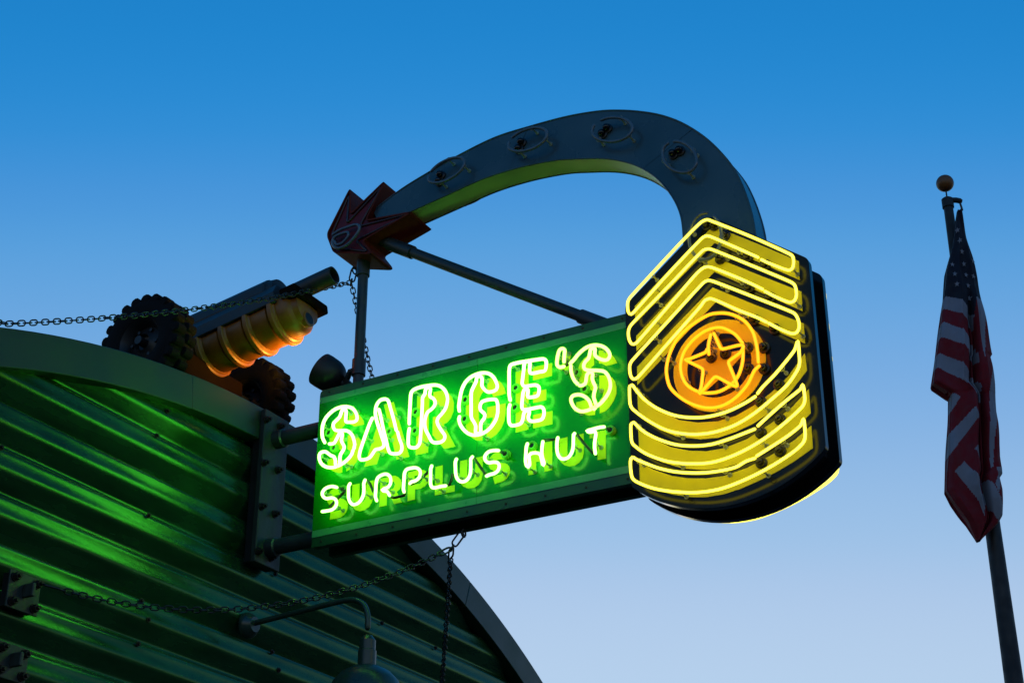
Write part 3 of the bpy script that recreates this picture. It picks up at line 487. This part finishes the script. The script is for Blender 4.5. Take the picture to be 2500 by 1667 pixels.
# tube hardware, shared
hs = MB(); hs.lathe([(.016, 0), (.030, 0), (.030, .022), (.026, .030), (.018, .030), (.016, .026), (.016, .004)], axis=(-1, 0, 0), n=20)
hs.cyl((-.002, 0, 0), (-.018, 0, 0), .0155, n=14, mi=1); housing = hs.mesh('electrode_housing', [M_HOUS, M_WIRE], .6)
bs = MB(); bs.lathe([(.02, 0), (.034, 0), (.034, .012), (.024, .016)], axis=(-1, 0, 0), n=20); bs.sphere((-.03, 0, 0), .024, 16, 1)
boot = bs.mesh('electrode_boot', [M_WIRE, M_BOOT], .8)
ts_ = MB(); ts_.cyl((0, 0, 0), (-.006, 0, 0), .014, n=10); ts_.cyl((-.006, 0, 0), (-.07, .0, 0), .0065, .0045, n=8)
ts_.tube([(-.07, .016 * math.cos(a), .016 * math.sin(a)) for a in [2 * PI * i / 10 for i in range(10)]], .0022, 5, closed=True)
support = ts_.mesh('tube_support', M_CLIP, .6)
def neon(name, polys, x, m_core, m_glass, r_core, r_glass, sup=None, xsup=None, step=.012):
    t_ = MB(); gl = MB(); paths = []
    for P in polys:
        pth = smooth_path(X(P, x), step); paths.append(pth)
        t_.tube(pth, r_core, 8); gl.tube(pth, r_glass, 10)
    o = part(name, t_, m_core, 3.2)
    link('glass', gl.mesh('glass', m_glass, 3.2), o)
    if sup:
        for pth in paths:
            n = len(pth)
            for f in sup:
                i = min(n - 2, int(f * n)); p = pth[i]
                place('tube_support', support, o, (xsup, p.y, p.z), Quaternion((1, 0, 0), random.uniform(0, 6)))
    return o
BR = {'S': E_HOT, 'A': E_HOT, 'R': E_HOT, 'G': E_HOT, 'E': E_HOT, 'apostrophe': E_DIM, 'S2': E_DIM}
for nm, polys in LETTER_TUBES.items():
    big = not nm.startswith('s_')
    neon('neon_letter', polys, -.21, BR.get(nm, E_MID), G_HOT, .0098 if big else .0092, .0121 if big else .0115, (.12, .37, .63, .88) if big else (.3, .75), -.1225)
for pts in BLACK_LINKS:
    t_ = MB(); t_.tube(smooth_path(X(pts, -.185), .02), .0095, 8); part('blacked_out_tube', t_, M_WIRE, 3.2)
for y, z in HOUSINGS: place('electrode_housing', housing, sign, (-.1215, y, z))

# badge: two shield trays on a core
def badge_outline(d=0):
    yc, hw, zs, zap, zc, zb = -3.305, .585, 6.237, 6.694, 5.061, 4.835
    P = [(yc + hw, zs), (yc, zap), (yc - hw, zs), (yc - hw, zc)]
    # bottom arc through (yc-hw, zc), (yc, zb), (yc+hw, zc)
    s = zc - zb; R = (hw * hw + s * s) / (2 * s); a = math.asin(hw / R)
    for i in range(1, 24):
        t = -a + 2 * a * i / 24; P.append((yc + R * math.sin(t), zb + R - R * math.cos(t)))
    P.append((yc + hw, zc))
    return P
bo = badge_outline(); bof = fillet(bo, {0: .03, 1: .03, 2: .03, 3: .02, len(bo) - 1: .02}, 4)
t_ = MB(); t_.prism_x(bof, -.136, -.088); badge = part('badge_front_tray', t_, M_BLACK, .6, .005)
t_ = MB(); t_.prism_x(bof, .088, .136); part('badge_rear_tray', t_, M_BLACK, .6, .005)
t_ = MB(); t_.prism_x(inset(bo, .07), -.088, .088); part('badge_core', t_, M_BLACKM, .6)
for nm, lp in BADGE_PAINT.items():
    t_ = MB(); t_.prism_x(lp, -.1385, -.136); part('painted_chevron' if nm.startswith('c') else 'painted_rocker', t_, M_YELLOW, None)
YC, ZC = -3.304, 5.695
circ = lambda r, n=48: [(YC + r * math.cos(2 * PI * i / n), ZC + r * math.sin(2 * PI * i / n)) for i in range(n)]
t_ = MB(); t_.prism_x(circ(.286), -.1405, -.136, holes=[circ(.2)]); part('painted_ring', t_, M_ORANGE, None)
star = []
for i in range(10):
    a = PI / 2 + i * PI / 5; r = .195 if i % 2 == 0 else .083; star.append((YC + r * math.cos(a), ZC + r * math.sin(a)))
t_ = MB(); t_.prism_x(star, -.1400, -.136); part('painted_star', t_, M_ORANGE, None)
for nm, polys in BADGE_TUBES.items():
    if nm[:4] in ('circ', 'star'):
        o = neon('neon_ring' if nm[0] == 'c' and nm[1] == 'i' else 'neon_star', polys, -.226 - (.012 if nm == 'star' else 0), E_ORA, G_ORA, .0078, .0110, (.2, .5, .8), -.139)
    else:
        o = neon('neon_chevron' if nm[0] == 'c' else 'neon_rocker', polys, -.226, E_YEL, G_YEL, .0070, .0104, (.08, .3, .5, .7, .93), -.139)
        for src in [o] + [c for c in o.children if c.name.startswith('glass')]:
            c = src.copy(); COL.objects.link(c); c.scale = (-1, 1, 1)
            if src is o: rear = c; c.location = (0, -.022, -.03); c.matrix_parent_inverse = ROOTINV[sign.name]
            else: c.parent = rear; c.scale = (1, 1, 1)
        rear['label'] = 'lit yellow tube on the far face of the badge'
for y, z in BADGE_HOUSINGS: place('electrode_boot', boot, sign, (-.1385, y, z))

# arch (shaft of the arrow): box section swept along the curve
def resample(P, n):
    P = [Vector(p) for p in smooth_path([(a, b, 0) for a, b in P], .02)]
    L = [0]
    for i in range(1, len(P)): L.append(L[-1] + (P[i] - P[i - 1]).length)
    out = []; k = 0
    for i in range(n):
        d = L[-1] * i / (n - 1)
        while k < len(L) - 2 and L[k + 1] < d: k += 1
        t = (d - L[k]) / max(1e-9, L[k + 1] - L[k]); q = P[k].lerp(P[k + 1], min(1, max(0, t))); out.append((q.x, q.y))
    return out
ao = [(-.80, 7.50)] + ARCH_OUTER + [(-3.572, 6.40)]; ai = [(-.86, 7.36)] + ARCH_INNER + [(-3.108, 6.40)]
N_ = 72; ao = resample(ao, N_); ai = resample(ai, N_)
HX = .092
def strip(name, A, B, m):
    t_ = MB(); vs = [p for p in A] + [p for p in B]; n = len(A)
    t_.add(vs, [(i, i + 1, n + i + 1, n + i) for i in range(n - 1)]); return part(name, t_, m, 1.0)
for a, b in ((0, 25), (25, 50), (50, N_ - 1)):
    e = .0 if a == 0 else .003
    def seg(C_): return [tuple(Vector(C_[a]).lerp(Vector(C_[a + 1]), e * 25))] + C_[a + 1:b + 1]
    strip('arch_face', X(seg(ao), -HX), X(seg(ai), -HX), M_ARCH)
    strip('arch_face', X(seg(ai), HX), X(seg(ao), HX), M_ARCH)
strip('arch_top_edge', X(ao, HX), X(ao, -HX), M_ARCH)
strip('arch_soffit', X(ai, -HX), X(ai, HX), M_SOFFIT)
# arch trim lips
for side in (-1, 1):
    for crv in (ao, ai):
        t_ = MB(); t_.tube(X(crv, side * HX), .006, 6); part('arch_edge_bead', t_, M_ARCH, 3.2)
RINGS = [(-1.44, 7.589, .14, .078, 9), (-2.067, 7.63, .142, .08, -3), (-2.685, 7.505, .145, .085, -22), (-3.138, 7.153, .14, .085, -52), (-3.294, 6.52, .155, .10, -88)]
for k, (y, z, ra, rb, deg) in enumerate(RINGS):
    for side in ((-1, 1) if k < 4 else (-1,)):
        base = side * (HX if k < 4 else .136); th = math.radians(-deg); xx = base + side * .072
        P = []
        for i in range(8):
            a = 2 * PI * (i + .5) / 8; u = ra * math.cos(a) * 1.04; v = rb * math.sin(a) * 1.04
            P.append((xx, y + u * math.cos(th) - v * math.sin(th), z + u * math.sin(th) * 1.0 + v * math.cos(th)))
        pth = smooth_path(P, .015, closed=True); cut = int(len(pth) * .06)
        t_ = MB(); t_.tube(pth[cut:], .0105, 8); o = part('unlit_tube_ring', t_, M_DEAD, 3.2)
        for f in (.25, .5, .8):
            p = pth[int(len(pth) * f)]; q = Quaternion() if side < 0 else Quaternion((0, 0, 1), PI)
            place('tube_support', support, o, (base, p.y, p.z), q)
        for f in (.05, .95):
            p = pth[int(len(pth) * f)]
            place('electrode_boot', boot, o, (base, p.y * .7 + y * .3, p.z * .7 + z * .3), Quaternion() if side < 0 else Quaternion((0, 0, 1), PI))
# arrowhead: open tray with raised rim
AH = ARROW; rim = fillet(AH, {0: .06, 2: .06, 4: .06, 6: .06, 1: .02, 3: .02, 5: .03, 7: .03, 8: .03, 9: .03}, 5)
HA = .132
ins = inset(rim, .012)
t_ = MB(); t_.prism_x(inset(rim, .006), -HA + .014, HA - .014); head = part('arrowhead_body', t_, M_RED, .6)
t_ = MB(); n = len(rim)
for (xa, xb) in ((-HA, HA),):
    A = sum(rim[i][0] * rim[(i + 1) % n][1] - rim[(i + 1) % n][0] * rim[i][1] for i in range(n))
    vs = X(rim, xa) + X(rim, xb) + X(ins, xa) + X(ins, xb); fs = []
    for i in range(n):
        j = (i + 1) % n; q = [(i, j, n + j, n + i), (2 * n + j, 2 * n + i, 3 * n + i, 3 * n + j), (j, i, 2 * n + i, 2 * n + j), (n + i, n + j, 3 * n + j, 3 * n + i)]
        fs += q if A > 0 else [f[::-1] for f in q]
    t_.add(vs, fs)
part('arrowhead_rim', t_, M_REDIN, .6)
t_ = MB(); op = fillet(inset(AH, .04), .03, 4); t_.tube(smooth_path(X(op, -HA + .012), .03, closed=True), .0095, 8, closed=True); part('unlit_outline_tube', t_, mat('unlit_red_tube', (.035, .010, .012), .3), 3.2)
t_ = MB(); t_.tube(smooth_path(X(SPIRAL, -.165), .012), .0105, 8); part('unlit_spiral_tube', t_, M_DEAD, 3.2)
# struts
t_ = MB(); t_.cyl((0, -.675, 6.14), (0, -.675, 7.30), .036, n=24); pole = part('strut_pipe', t_, M_PIPE)
t_ = MB(); t_.cyl((0, -.675, 7.06), (0, -.675, 7.26), .046, n=24); link('collar', t_.mesh('collar', M_PIPE, .6), pole)
t_ = MB(); t_.cyl((0, -.675, 6.30), (0, -.675, 6.415), .047, n=24); link('collar', t_.mesh('collar', M_PIPE, .6), pole)
t_ = MB(); t_.cyl((0, -.80, 7.31), (0, -2.66, 6.12), .037, n=24); dg = part('strut_pipe', t_, M_PIPE)
dv = (Vector((0, -2.66, 6.12)) - Vector((0, -.80, 7.31))).normalized()
for s0, s1 in ((.1, .33), (1.84, 2.2)):
    t_ = MB(); t_.cyl(Vector((0, -.80, 7.31)) + dv * s0, Vector((0, -.80, 7.31)) + dv * s1, .047, n=24); link('collar', t_.mesh('collar', M_PIPE, .6), dg)

# ------------------------------------------------------------------ floodlight on the strut, aimed at the gun
fl = thing('floodlight', (0, -.675, 6.35), 'black bell-shaped floodlight clamped to the pipe above the green panel', 'floodlight')
ax = Vector((-.34, .74, .58)).normalized(); oc = Vector((-.01, -.455, 6.345))
prof = [(.118 * math.sin(a), .02 - .125 * math.cos(a)) for a in [PI / 2 * i / 10 for i in range(11)]] + [(.12, .06), (.118, .095), (.112, .095), (.112, .03)] + [(.108 * math.sin(a), .02 - .112 * math.cos(a)) for a in [PI / 2 * i / 8 for i in range(8, -1, -1)]]
t_ = MB(); t_.lathe(prof, oc, ax, 36); t_.build('shade', M_BLACKM, fl, 1.0)
t_ = MB(); t_.lathe([(.0, .05), (.106, .05), (.106, .056), (0, .056)], oc, ax, 28); t_.build('lens', E_LAMP, fl)
t_ = MB(); t_.cyl(oc - ax * .09, oc - ax * .135, .034, .026); t_.build('neck', M_BLACKM, fl)
t_ = MB(); t_.tube([oc - ax * .12, (-.005, -.61, 6.345), (0, -.675, 6.352)], .02, 10); t_.build('arm', M_PIPE, fl)
t_ = MB(); t_.add([tuple(oc + Vector(v)) for v in ((.0, -.10, -.02), (.01, -.19, -.115), (.03, -.05, -.115), (.06, -.10, -.02), (.07, -.19, -.115), (.08, -.05, -.115))], [(0, 1, 2), (5, 4, 3), (0, 3, 4, 1), (1, 4, 5, 2), (2, 5, 3, 0)]); t_.build('triangular_fin', M_BLACKM, fl, None)  # triangular fin for the flare at the lamp's lower right
sp = bpy.data.lights.new('flood_beam', 'SPOT'); spo = bpy.data.objects.new('flood_beam', sp); COL.objects.link(spo)
sp.energy = 27; sp.color = (1.0, .45, .06); sp.spot_size = math.radians(122); sp.spot_blend = .7; sp.shadow_soft_size = .05
spo.location = oc + ax * .13; spo.rotation_euler = (-ax).to_track_quat('Z', 'Y').to_euler()
attach(spo, fl)

# ------------------------------------------------------------------ chains
def chain_link(L=.052, W=.031, r=.0044):
    t_ = MB(); P = []; h = L / 2 - W / 2
    for i in range(6): a = -PI / 2 + PI * i / 5; P.append((W / 2 * math.sin(a) * 0 + (h + W / 2 * math.cos(a)), W / 2 * math.sin(a), 0))
    for i in range(6): a = PI / 2 + PI * i / 5; P.append((-h + W / 2 * math.cos(a), W / 2 * math.sin(a), 0))
    t_.tube(P, r, 6, closed=True); return t_.mesh('link', M_CHAIN, 3.2)
LINK = chain_link(); QUICK = chain_link(.105, .04, .0062); RING = chain_link(.05, .05, .006)
def chain(pts, label, ends=(True, True)):
    t = thing('chain', pts[0], label, 'chain', 'chains bracing the sign')
    P = [Vector(p) for p in pts]; S = [0]
    for i in range(1, len(P)): S.append(S[-1] + (P[i] - P[i - 1]).length)
    def at(d):
        k = 0
        while k < len(S) - 2 and S[k + 1] < d: k += 1
        f = (d - S[k]) / max(1e-9, S[k + 1] - S[k]); return P[k].lerp(P[k + 1], f), (P[k + 1] - P[k]).normalized()
    d = 0; i = 0
    def put(me, d, roll):
        c, tn = at(min(S[-1], max(0, d)))
        q = tn.to_track_quat('X', 'Z') @ Quaternion((1, 0, 0), roll); place('link', me, t, c, q)
    if ends[0]: put(QUICK, .05, .3); d = .10
    e = S[-1] - (.10 if ends[1] else 0)
    while d < e:
        put(LINK, d, PI / 2 * (i % 2) + .5 + random.uniform(-.2, .2)); d += .0395; i += 1
    if ends[1]: put(QUICK, S[-1] - .05, .8)
    return t
def sag(A, B, s, n=24):
    A = Vector(A); B = Vector(B); return [A.lerp(B, i / n) - Vector((0, 0, 4 * s * (i / n) * (1 - i / n))) for i in range(n + 1)]
TOP = Vector((-.01, -.585, 7.03)); LOW = Vector((-.05, -1.46, 4.935))
chain([Vector((-2.86, .02, 5.63)), Vector((-2.62, .0, 5.71))] + sag((-2.43, -.01, 5.772), TOP, .055), 'long chain from the arrowhead down to the left roof edge, crossing the rooftop gun', (True, False))
chain(sag((1.6, -.01, 6.03), TOP, .05), 'chain from the arrowhead passing behind the upright pipe and green panel', (True, False))
chain(sag((-1.965, -.06, 4.385), LOW, .25), 'sagging chain from the lower left wall anchor to the underside of the panel', (True, True))
chain(sag((2.07, -.06, 4.385), LOW, .06), 'chain hanging almost straight down from the underside of the panel', (True, True))
for e0, e1, lab in ((Vector((0, -.60, 7.135)), TOP, 'small steel ring and shackle under the red arrowhead'), (Vector((0, -1.515, 5.05)), LOW, 'small steel ring and shackle under the green panel')):
    t = thing('shackle', e0, lab, 'shackle'); dd = (e1 - e0).normalized()
    place('eye', RING, t, e0 - Vector((0, 0, .012)), Quaternion((1, 0, 0), PI / 2))
    place('bow', QUICK, t, (e0 + e1) / 2 - dd * .005, dd.to_track_quat('X', 'Z') @ Quaternion((1, 0, 0), 1.2))
    place('ring', RING, t, e1, dd.to_track_quat('X', 'Z'))

# ------------------------------------------------------------------ wall anchors
def anchor(xc, z0, z1, label):
    t = thing('wall_anchor', (xc, 0, (z0 + z1) / 2), label, 'anchor plate', 'steel anchor plates on the hut front')
    b_ = MB(); b_.box((xc - .115, .0, z0), (xc + .115, .012, z1)); b_.build('plate', M_PLATE, t, None, .003)
    b_ = MB(); b_.box((xc - .10, .012, z0 + .01), (xc + .10, .066, z1 - .01)); b_.build('backing_pad', M_BLACKM, t, None, .003)
    b_ = MB(); b_.box((xc - .012, -.075, (z0 + z1) / 2 - .03), (xc + .012, .0, (z0 + z1) / 2 + .045)); b_.build('lug', M_PLATE, t, None, .006)
    for dx in (-.08, .08):
        for zz in (z0 + .035, z1 - .035): place('bolt', bolt, t, (xc + dx, 0, zz))
anchor(-2.04, 4.225, 4.43, 'bolted steel anchor plate holding the lower left chain to the corrugated wall')
anchor(-2.06, 3.85, 4.04, 'bolted steel plate on the wall below the chain anchor, at the left edge')

# ------------------------------------------------------------------ gooseneck lamp
wl = thing('gooseneck_lamp', (-.063, .06, 4.69), 'unlit gooseneck wall lamp with domed shade below the sign', 'wall lamp')
LX = -.063
t_ = MB(); t_.lathe([(0, .05), (.05, .05), (.075, .02), (.085, 0), (.085, -.02), (0, -.02)], (LX, .045, 4.672), (0, -1, 0), 28); t_.build('wall_plate', M_LAMPG, wl)
arm = [(LX, .02, 4.68), (LX, -.3, 4.70), (LX, -.66, 4.722), (LX, -.76, 4.715), (LX, -.835, 4.675), (LX, -.872, 4.60), (LX, -.876, 4.52)]
t_ = MB(); t_.tube(smooth_path(arm, .02), .0185, 12); t_.build('arm', M_LAMPG, wl, 3.2)
t_ = MB(); t_.lathe([(.0, 0), (.028, 0), (.05, -.03), (.05, -.09), (.056, -.095), (.056, -.2), (.0, -.2)], (LX, -.88, 4.47), (0, 0, 1), 24); t_.build('socket', M_LAMPG, wl)
t_ = MB(); t_.lathe([(.05, .0), (.09, -.012), (.15, -.045), (.20, -.10), (.225, -.16), (.232, -.19), (.226, -.19), (.215, -.15), (.19, -.095), (.14, -.04), (.06, -.01)], (LX, -.88, 4.285), (0, 0, 1), 36); t_.build('shade', M_LAMPG, wl, .9)
t_ = MB(); t_.sphere((LX, -.88, 4.19), .05, 16); t_.build('bulb', mat('frosted_bulb', (.6, .6, .58), .3), wl, 3.2)

# ------------------------------------------------------------------ rooftop gun
gun = thing('field_gun', (-.31, .4, 6.1), 'old two-wheeled field gun with ochre drums on the hut roof', 'cannon')
RT, WT = .335, .25
ty = MB(); ty.lathe([(.165, 0), (.185, -.012), (.25, -.02), (.29, -.008), (.308, .02), (.312, .09), (.308, .16), (.29, .188), (.25, .20), (.185, .192), (.165, .18)], axis=(1, 0, 0), n=64)
NL = 22
for row in (0, 1):
    for i in range(NL):
        a0 = 2 * PI * (i + .5 * row) / NL
        def P(da, r, x): a = a0 + da; return (x, r * math.cos(a), r * math.sin(a))
        h = PI / NL * .84; x0, x1 = (-.012, .086) if row == 0 else (.094, .192)
        pr = [(-h, .292), (-h * .86, .318), (-h * .55, .332), (0, .337), (h * .55, .332), (h * .86, .318), (h, .292)]
        k = len(pr); xs = (x0, x0 + .012, x1 - .012, x1); vs = []
        for q_, xx in enumerate(xs): vs += [P(d * (.9 if q_ in (0, 3) else 1), r - (.016 if q_ in (0, 3) else 0), xx) for d, r in pr]
        fs = [(c * k + j, c * k + j + 1, c * k + k + j + 1, c * k + k + j) for c in range(3) for j in range(k - 1)] + [tuple(range(k - 1, -1, -1)), tuple(range(3 * k, 4 * k))]
        ty.add(vs, fs)
tyre = ty.mesh('tyre', M_TYRE, .7)
rm = MB(); rm.lathe([(.0, .07), (.05, .06), (.06, .03), (.075, .05), (.13, .075), (.15, .02), (.168, .0), (.172, .01), (.172, .17), (.0, .17)], axis=(1, 0, 0), n=40)
for i in range(6):
    a = 2 * PI * i / 6; rm.cyl((.045, .1 * math.cos(a), .1 * math.sin(a)), (.07, .1 * math.cos(a), .1 * math.sin(a)), .013, n=6)
rimm = rm.mesh('rim', M_RIM, .6)
for xw in (-.974, .119):
    wz = 6.405
    o = place('wheel', MB().mesh('hub_pin', M_RIM), gun, (0, 0, 0))
    hb = MB(); hb.cyl((xw - .01, .4, wz), (xw + .06, .4, wz), .03, n=14); o.data = hb.mesh('hub', M_RIM, .6)
    place('tyre', tyre, o, (xw, .4, wz), Quaternion((1, 0, 0), .2 if xw < 0 else .05)); place('rim', rimm, o, (xw, .4, wz))
t_ = MB(); t_.cyl((-.9, .4, 6.405), (.3, .4, 6.405), .035, n=14); t_.build('axle', M_GUN, gun)
D = Vector((0, -.986, .167)); U = Vector((0, .167, .986)); XM = -.30; RR = .196
A_ = Vector((XM, .337, 6.60))              # axis point of the first collar
dr = MB()
def axp(s): return A_ + D * s
t_ = MB(); t_.lathe([(0, -.34), (.15, -.34), (.158, -.33)] + [p for k in range(4) for p in ((.170, .205 * k - .205 + .03), (.172, .205 * k - .05), (.148, .205 * k - .045), (.148, .205 * k - .02))] + [(.166, .65), (.160, .72), (.148, .735), (.13, .75), (.12, .79), (0, .80)], A_, D, 40); t_.build('drum', M_DRUM, gun)
for s in (0, .205, .41, .615):
    t_ = MB(); t_.lathe([(.14, -.024), (RR - .004, -.024), (RR, -.019), (RR, .006), (RR - .006, .012), (RR - .016, .014), (.172, .026), (.15, .032)], axp(s), D, 40); t_.build('drum_collar', M_DRUM, gun)
t_ = MB(); t_.lathe([(.035, 0), (.06, 0), (.06, .03), (.045, .035), (.035, .03), (.035, -.01), (0, -.01)], axp(.765) - U * .085, D, 20); t_.build('drum_port', M_DRUM, gun)
t_ = MB(); t_.cyl(axp(.765) - U * .085 + D * .02, axp(.765) - U * .085 + D * .034, .043, n=20); t_.build('port_dark_disc', M_BLACKM, gun)  # solid black disc paints the shade inside the port
t_ = MB(); q = lambda x, s, u: tuple(Vector((XM + x, 0, 0)) + Vector((0, A_.y, A_.z)) + D * s + U * u)
def oct_beam(s0, s1, prof, top=0):
    t_ = MB(); k = len(prof)
    t_.add([q(x, s0, u) for x, u in prof] + [q(x, s1, u + top) for x, u in prof], [(j, (j + 1) % k, k + (j + 1) % k, k + j) for j in range(k)] + [tuple(range(k - 1, -1, -1)), tuple(range(k, 2 * k))]); return t_
oct_beam(-.36, .66, [(-.195, .02), (-.195, .10), (-.14, .185), (.14, .185), (.195, .10), (.195, .02)]).build('cradle', M_GUN, gun, None, .006)
oct_beam(-.36, .56, [(-.15, .17), (-.14, .26), (-.07, .325), (.07, .325), (.14, .26), (.15, .17)], -.012).build('recoil_cover', M_GUN, gun, None, .02)
t_ = MB(); t_.lathe([(0, 0), (.12, .0), (.135, .03), (.12, .10), (.0, .12)], q(0, .50, .19), D, 28); t_.build('barrel_collar', M_GUN, gun)
t_ = MB(); t_.lathe([(.0, -.2), (.066, -.2), (.064, 1.0), (.062, 1.03), (.05, 1.03), (.05, .75), (0, .75)], q(0, 0, .162), D, 28); t_.build('barrel', M_GUN, gun)
t_ = MB(); t_.add([q(x, s, u) for u in (.03, .10) for x, s in ((-.19, .70), (.2, .70), (.2, .83), (-.19, .83))], [(0, 1, 2, 3), (7, 6, 5, 4), (0, 4, 5, 1), (1, 5, 6, 2), (2, 6, 7, 3), (3, 7, 4, 0)]); t_.build('front_plate', M_GUNB, gun, None, .012)
t_ = MB(); t_.box((-.62, .30, 6.19), (.0, .62, 6.47)); t_.build('carriage', M_GUNB, gun, None, .02)

# ------------------------------------------------------------------ flagpole and flag
FX, FY = 8.251, -2.894
fp = thing('flagpole', (FX, FY, 0), 'tall dark flagpole with a gilt ball on top', 'flagpole')
t_ = MB(); t_.cyl((FX, FY, 0), (FX, FY, 11.36), .135, .052, n=28); t_.build('pole', M_POLE, fp)
t_ = MB(); t_.cyl((FX, FY, 11.30), (FX, FY, 11.41), .066, n=20); t_.cyl((FX, FY, 11.41), (FX, FY, 11.43), .066, .04, n=20); tr = t_.build('truck', M_POLE, fp)
FWv = Vector((math.cos(AZ), math.sin(AZ), 0)); RTv = Vector((math.sin(AZ), -math.cos(AZ), 0))
t_ = MB(); c0 = Vector((FX, FY, 11.40)); t_.tube([c0, c0 + RTv * .10 + Vector((0, 0, -.0)), c0 + RTv * .145 + Vector((0, 0, -.01))], .032, 10); link('pulley_arm', t_.mesh('pulley_arm', M_POLE, 3.2), tr)
t_ = MB(); t_.cyl((FX, FY, 11.42), (FX, FY, 11.60), .009, n=8); t_.build('spindle', M_POLE, fp)
t_ = MB(); t_.sphere((FX, FY, 11.625), .1, 28); t_.build('ball_finial', M_GOLD, fp, 3.2)
t_ = MB(); hp = c0 + RTv * .135; t_.tube([hp, hp + RTv * .02 + Vector((0, 0, -.13))], .012, 8); t_.build('halyard_snap', M_CHAIN, fp, 3.2)
CAMP = Vector((-8.12, -6.45, 0)); FD = 15.78
def fpos(s, z, d): p = CAMP + FWv * (FD + d) + RTv * s; return (p.x, p.y, z)
def interp(L, z):
    for (s0, z0), (s1, z1) in zip(L[:-1], L[1:]):
        if z0 >= z >= z1: return s0 + (s1 - s0) * (z0 - z) / max(1e-6, z0 - z1)
    return L[-1][0] if z < L[-1][1] else L[0][0]
def inside(p, poly):
    c = False; x, y = p; n = len(poly); j = n - 1
    for i in range(n):
        xi, yi = poly[i]; xj, yj = poly[j]
        if (yi > y) != (yj > y) and x < (xj - xi) * (y - yi) / (yj - yi) + xi: c = not c
        j = i
    return c
def fdepth(s, z, l, r):
    f = (s - l) / max(.02, r - l); wd = min(1, (r - l) / .5)
    a = 7.5 * f + .35 * (z - 9.5); b = abs(math.sin(a)) ** .7
    edge = math.sqrt(max(0, 1 - (2 * f - 1) ** 2))
    return .26 * wd * math.exp(-((f - .64) / .055) ** 2) * min(1, max(0, (10.15 - z) * 1.5)) - wd * (.05 + .16 * edge) + .075 * wd * b * edge + .02 * math.sin(z * 9 + f * 5)
flag = thing('flag', fpos(.2, 10.9, 0), 'limp red, white and blue flag hanging in folds from the flagpole', 'flag')
zt, zb_ = FLAG_L[0][1], min(FLAG_L[-1][1], FLAG_R[-1][1]); NR, NC = 300, 56
mb = MB(); vs = []; fs = []; mi = []
for j in range(NR + 1):
    z = zt + (zb_ - zt) * j / NR; l, r = interp(FLAG_L, z), interp(FLAG_R, z)
    for i in range(NC + 1):
        s = l + (r - l) * i / NC; vs.append((s, z, fdepth(s, z, l, r)))
def colour(p):
    for m, poly in FLAG_REGIONS:
        if inside(p, poly): return m
    return 0
half = len(vs); V = [fpos(*v) for v in vs] + [fpos(v[0], v[1], .05 - v[2] * .8) for v in vs]
for j in range(NR):
    for i in range(NC):
        a = j * (NC + 1) + i; c = (vs[a][0] / 2 + vs[a + NC + 2][0] / 2, vs[a][1] / 2 + vs[a + NC + 2][1] / 2); m = colour(c)
        fs.append((a, a + NC + 1, a + NC + 2, a + 1)); mi.append(m)
        fs.append((half + a, half + a + 1, half + a + NC + 2, half + a + NC + 1)); mi.append(m)
for j in range(NR):
    for i in (0, NC):
        a = j * (NC + 1) + i; fs.append((a, a + NC + 1, half + a + NC + 1, half + a)); mi.append(mi[2 * (j * NC + min(i, NC - 1))])
for i in range(NC):
    a = NR * (NC + 1) + i; fs.append((a, a + 1, half + a + 1, half + a)); mi.append(0)
mb.v = V; mb.f = fs; mb.m = mi
cloth = mb.build('cloth', [M_FR, M_FW, M_FB], flag, 3.2)
for k, (s, z) in enumerate(FLAG_STARS):
    l, r = interp(FLAG_L, z), interp(FLAG_R, z); P = []; rot = random.uniform(-.25, .25)
    for i in range(10):
        a = PI / 2 + i * PI / 5 + rot; rr = (.036 if i % 2 == 0 else .015) ; P.append((s + rr * math.cos(a) * .75, z + rr * math.sin(a)))
    t_ = MB(); t_.add([fpos(p[0], p[1], fdepth(min(r, max(l, p[0])), p[1], l, r) - .012) for p in P] + [fpos(s, z, fdepth(s, z, l, r) - .014)], [(i, (i + 1) % 10, 10) for i in range(10)])
    link('star', t_.mesh('star', M_FW), cloth)
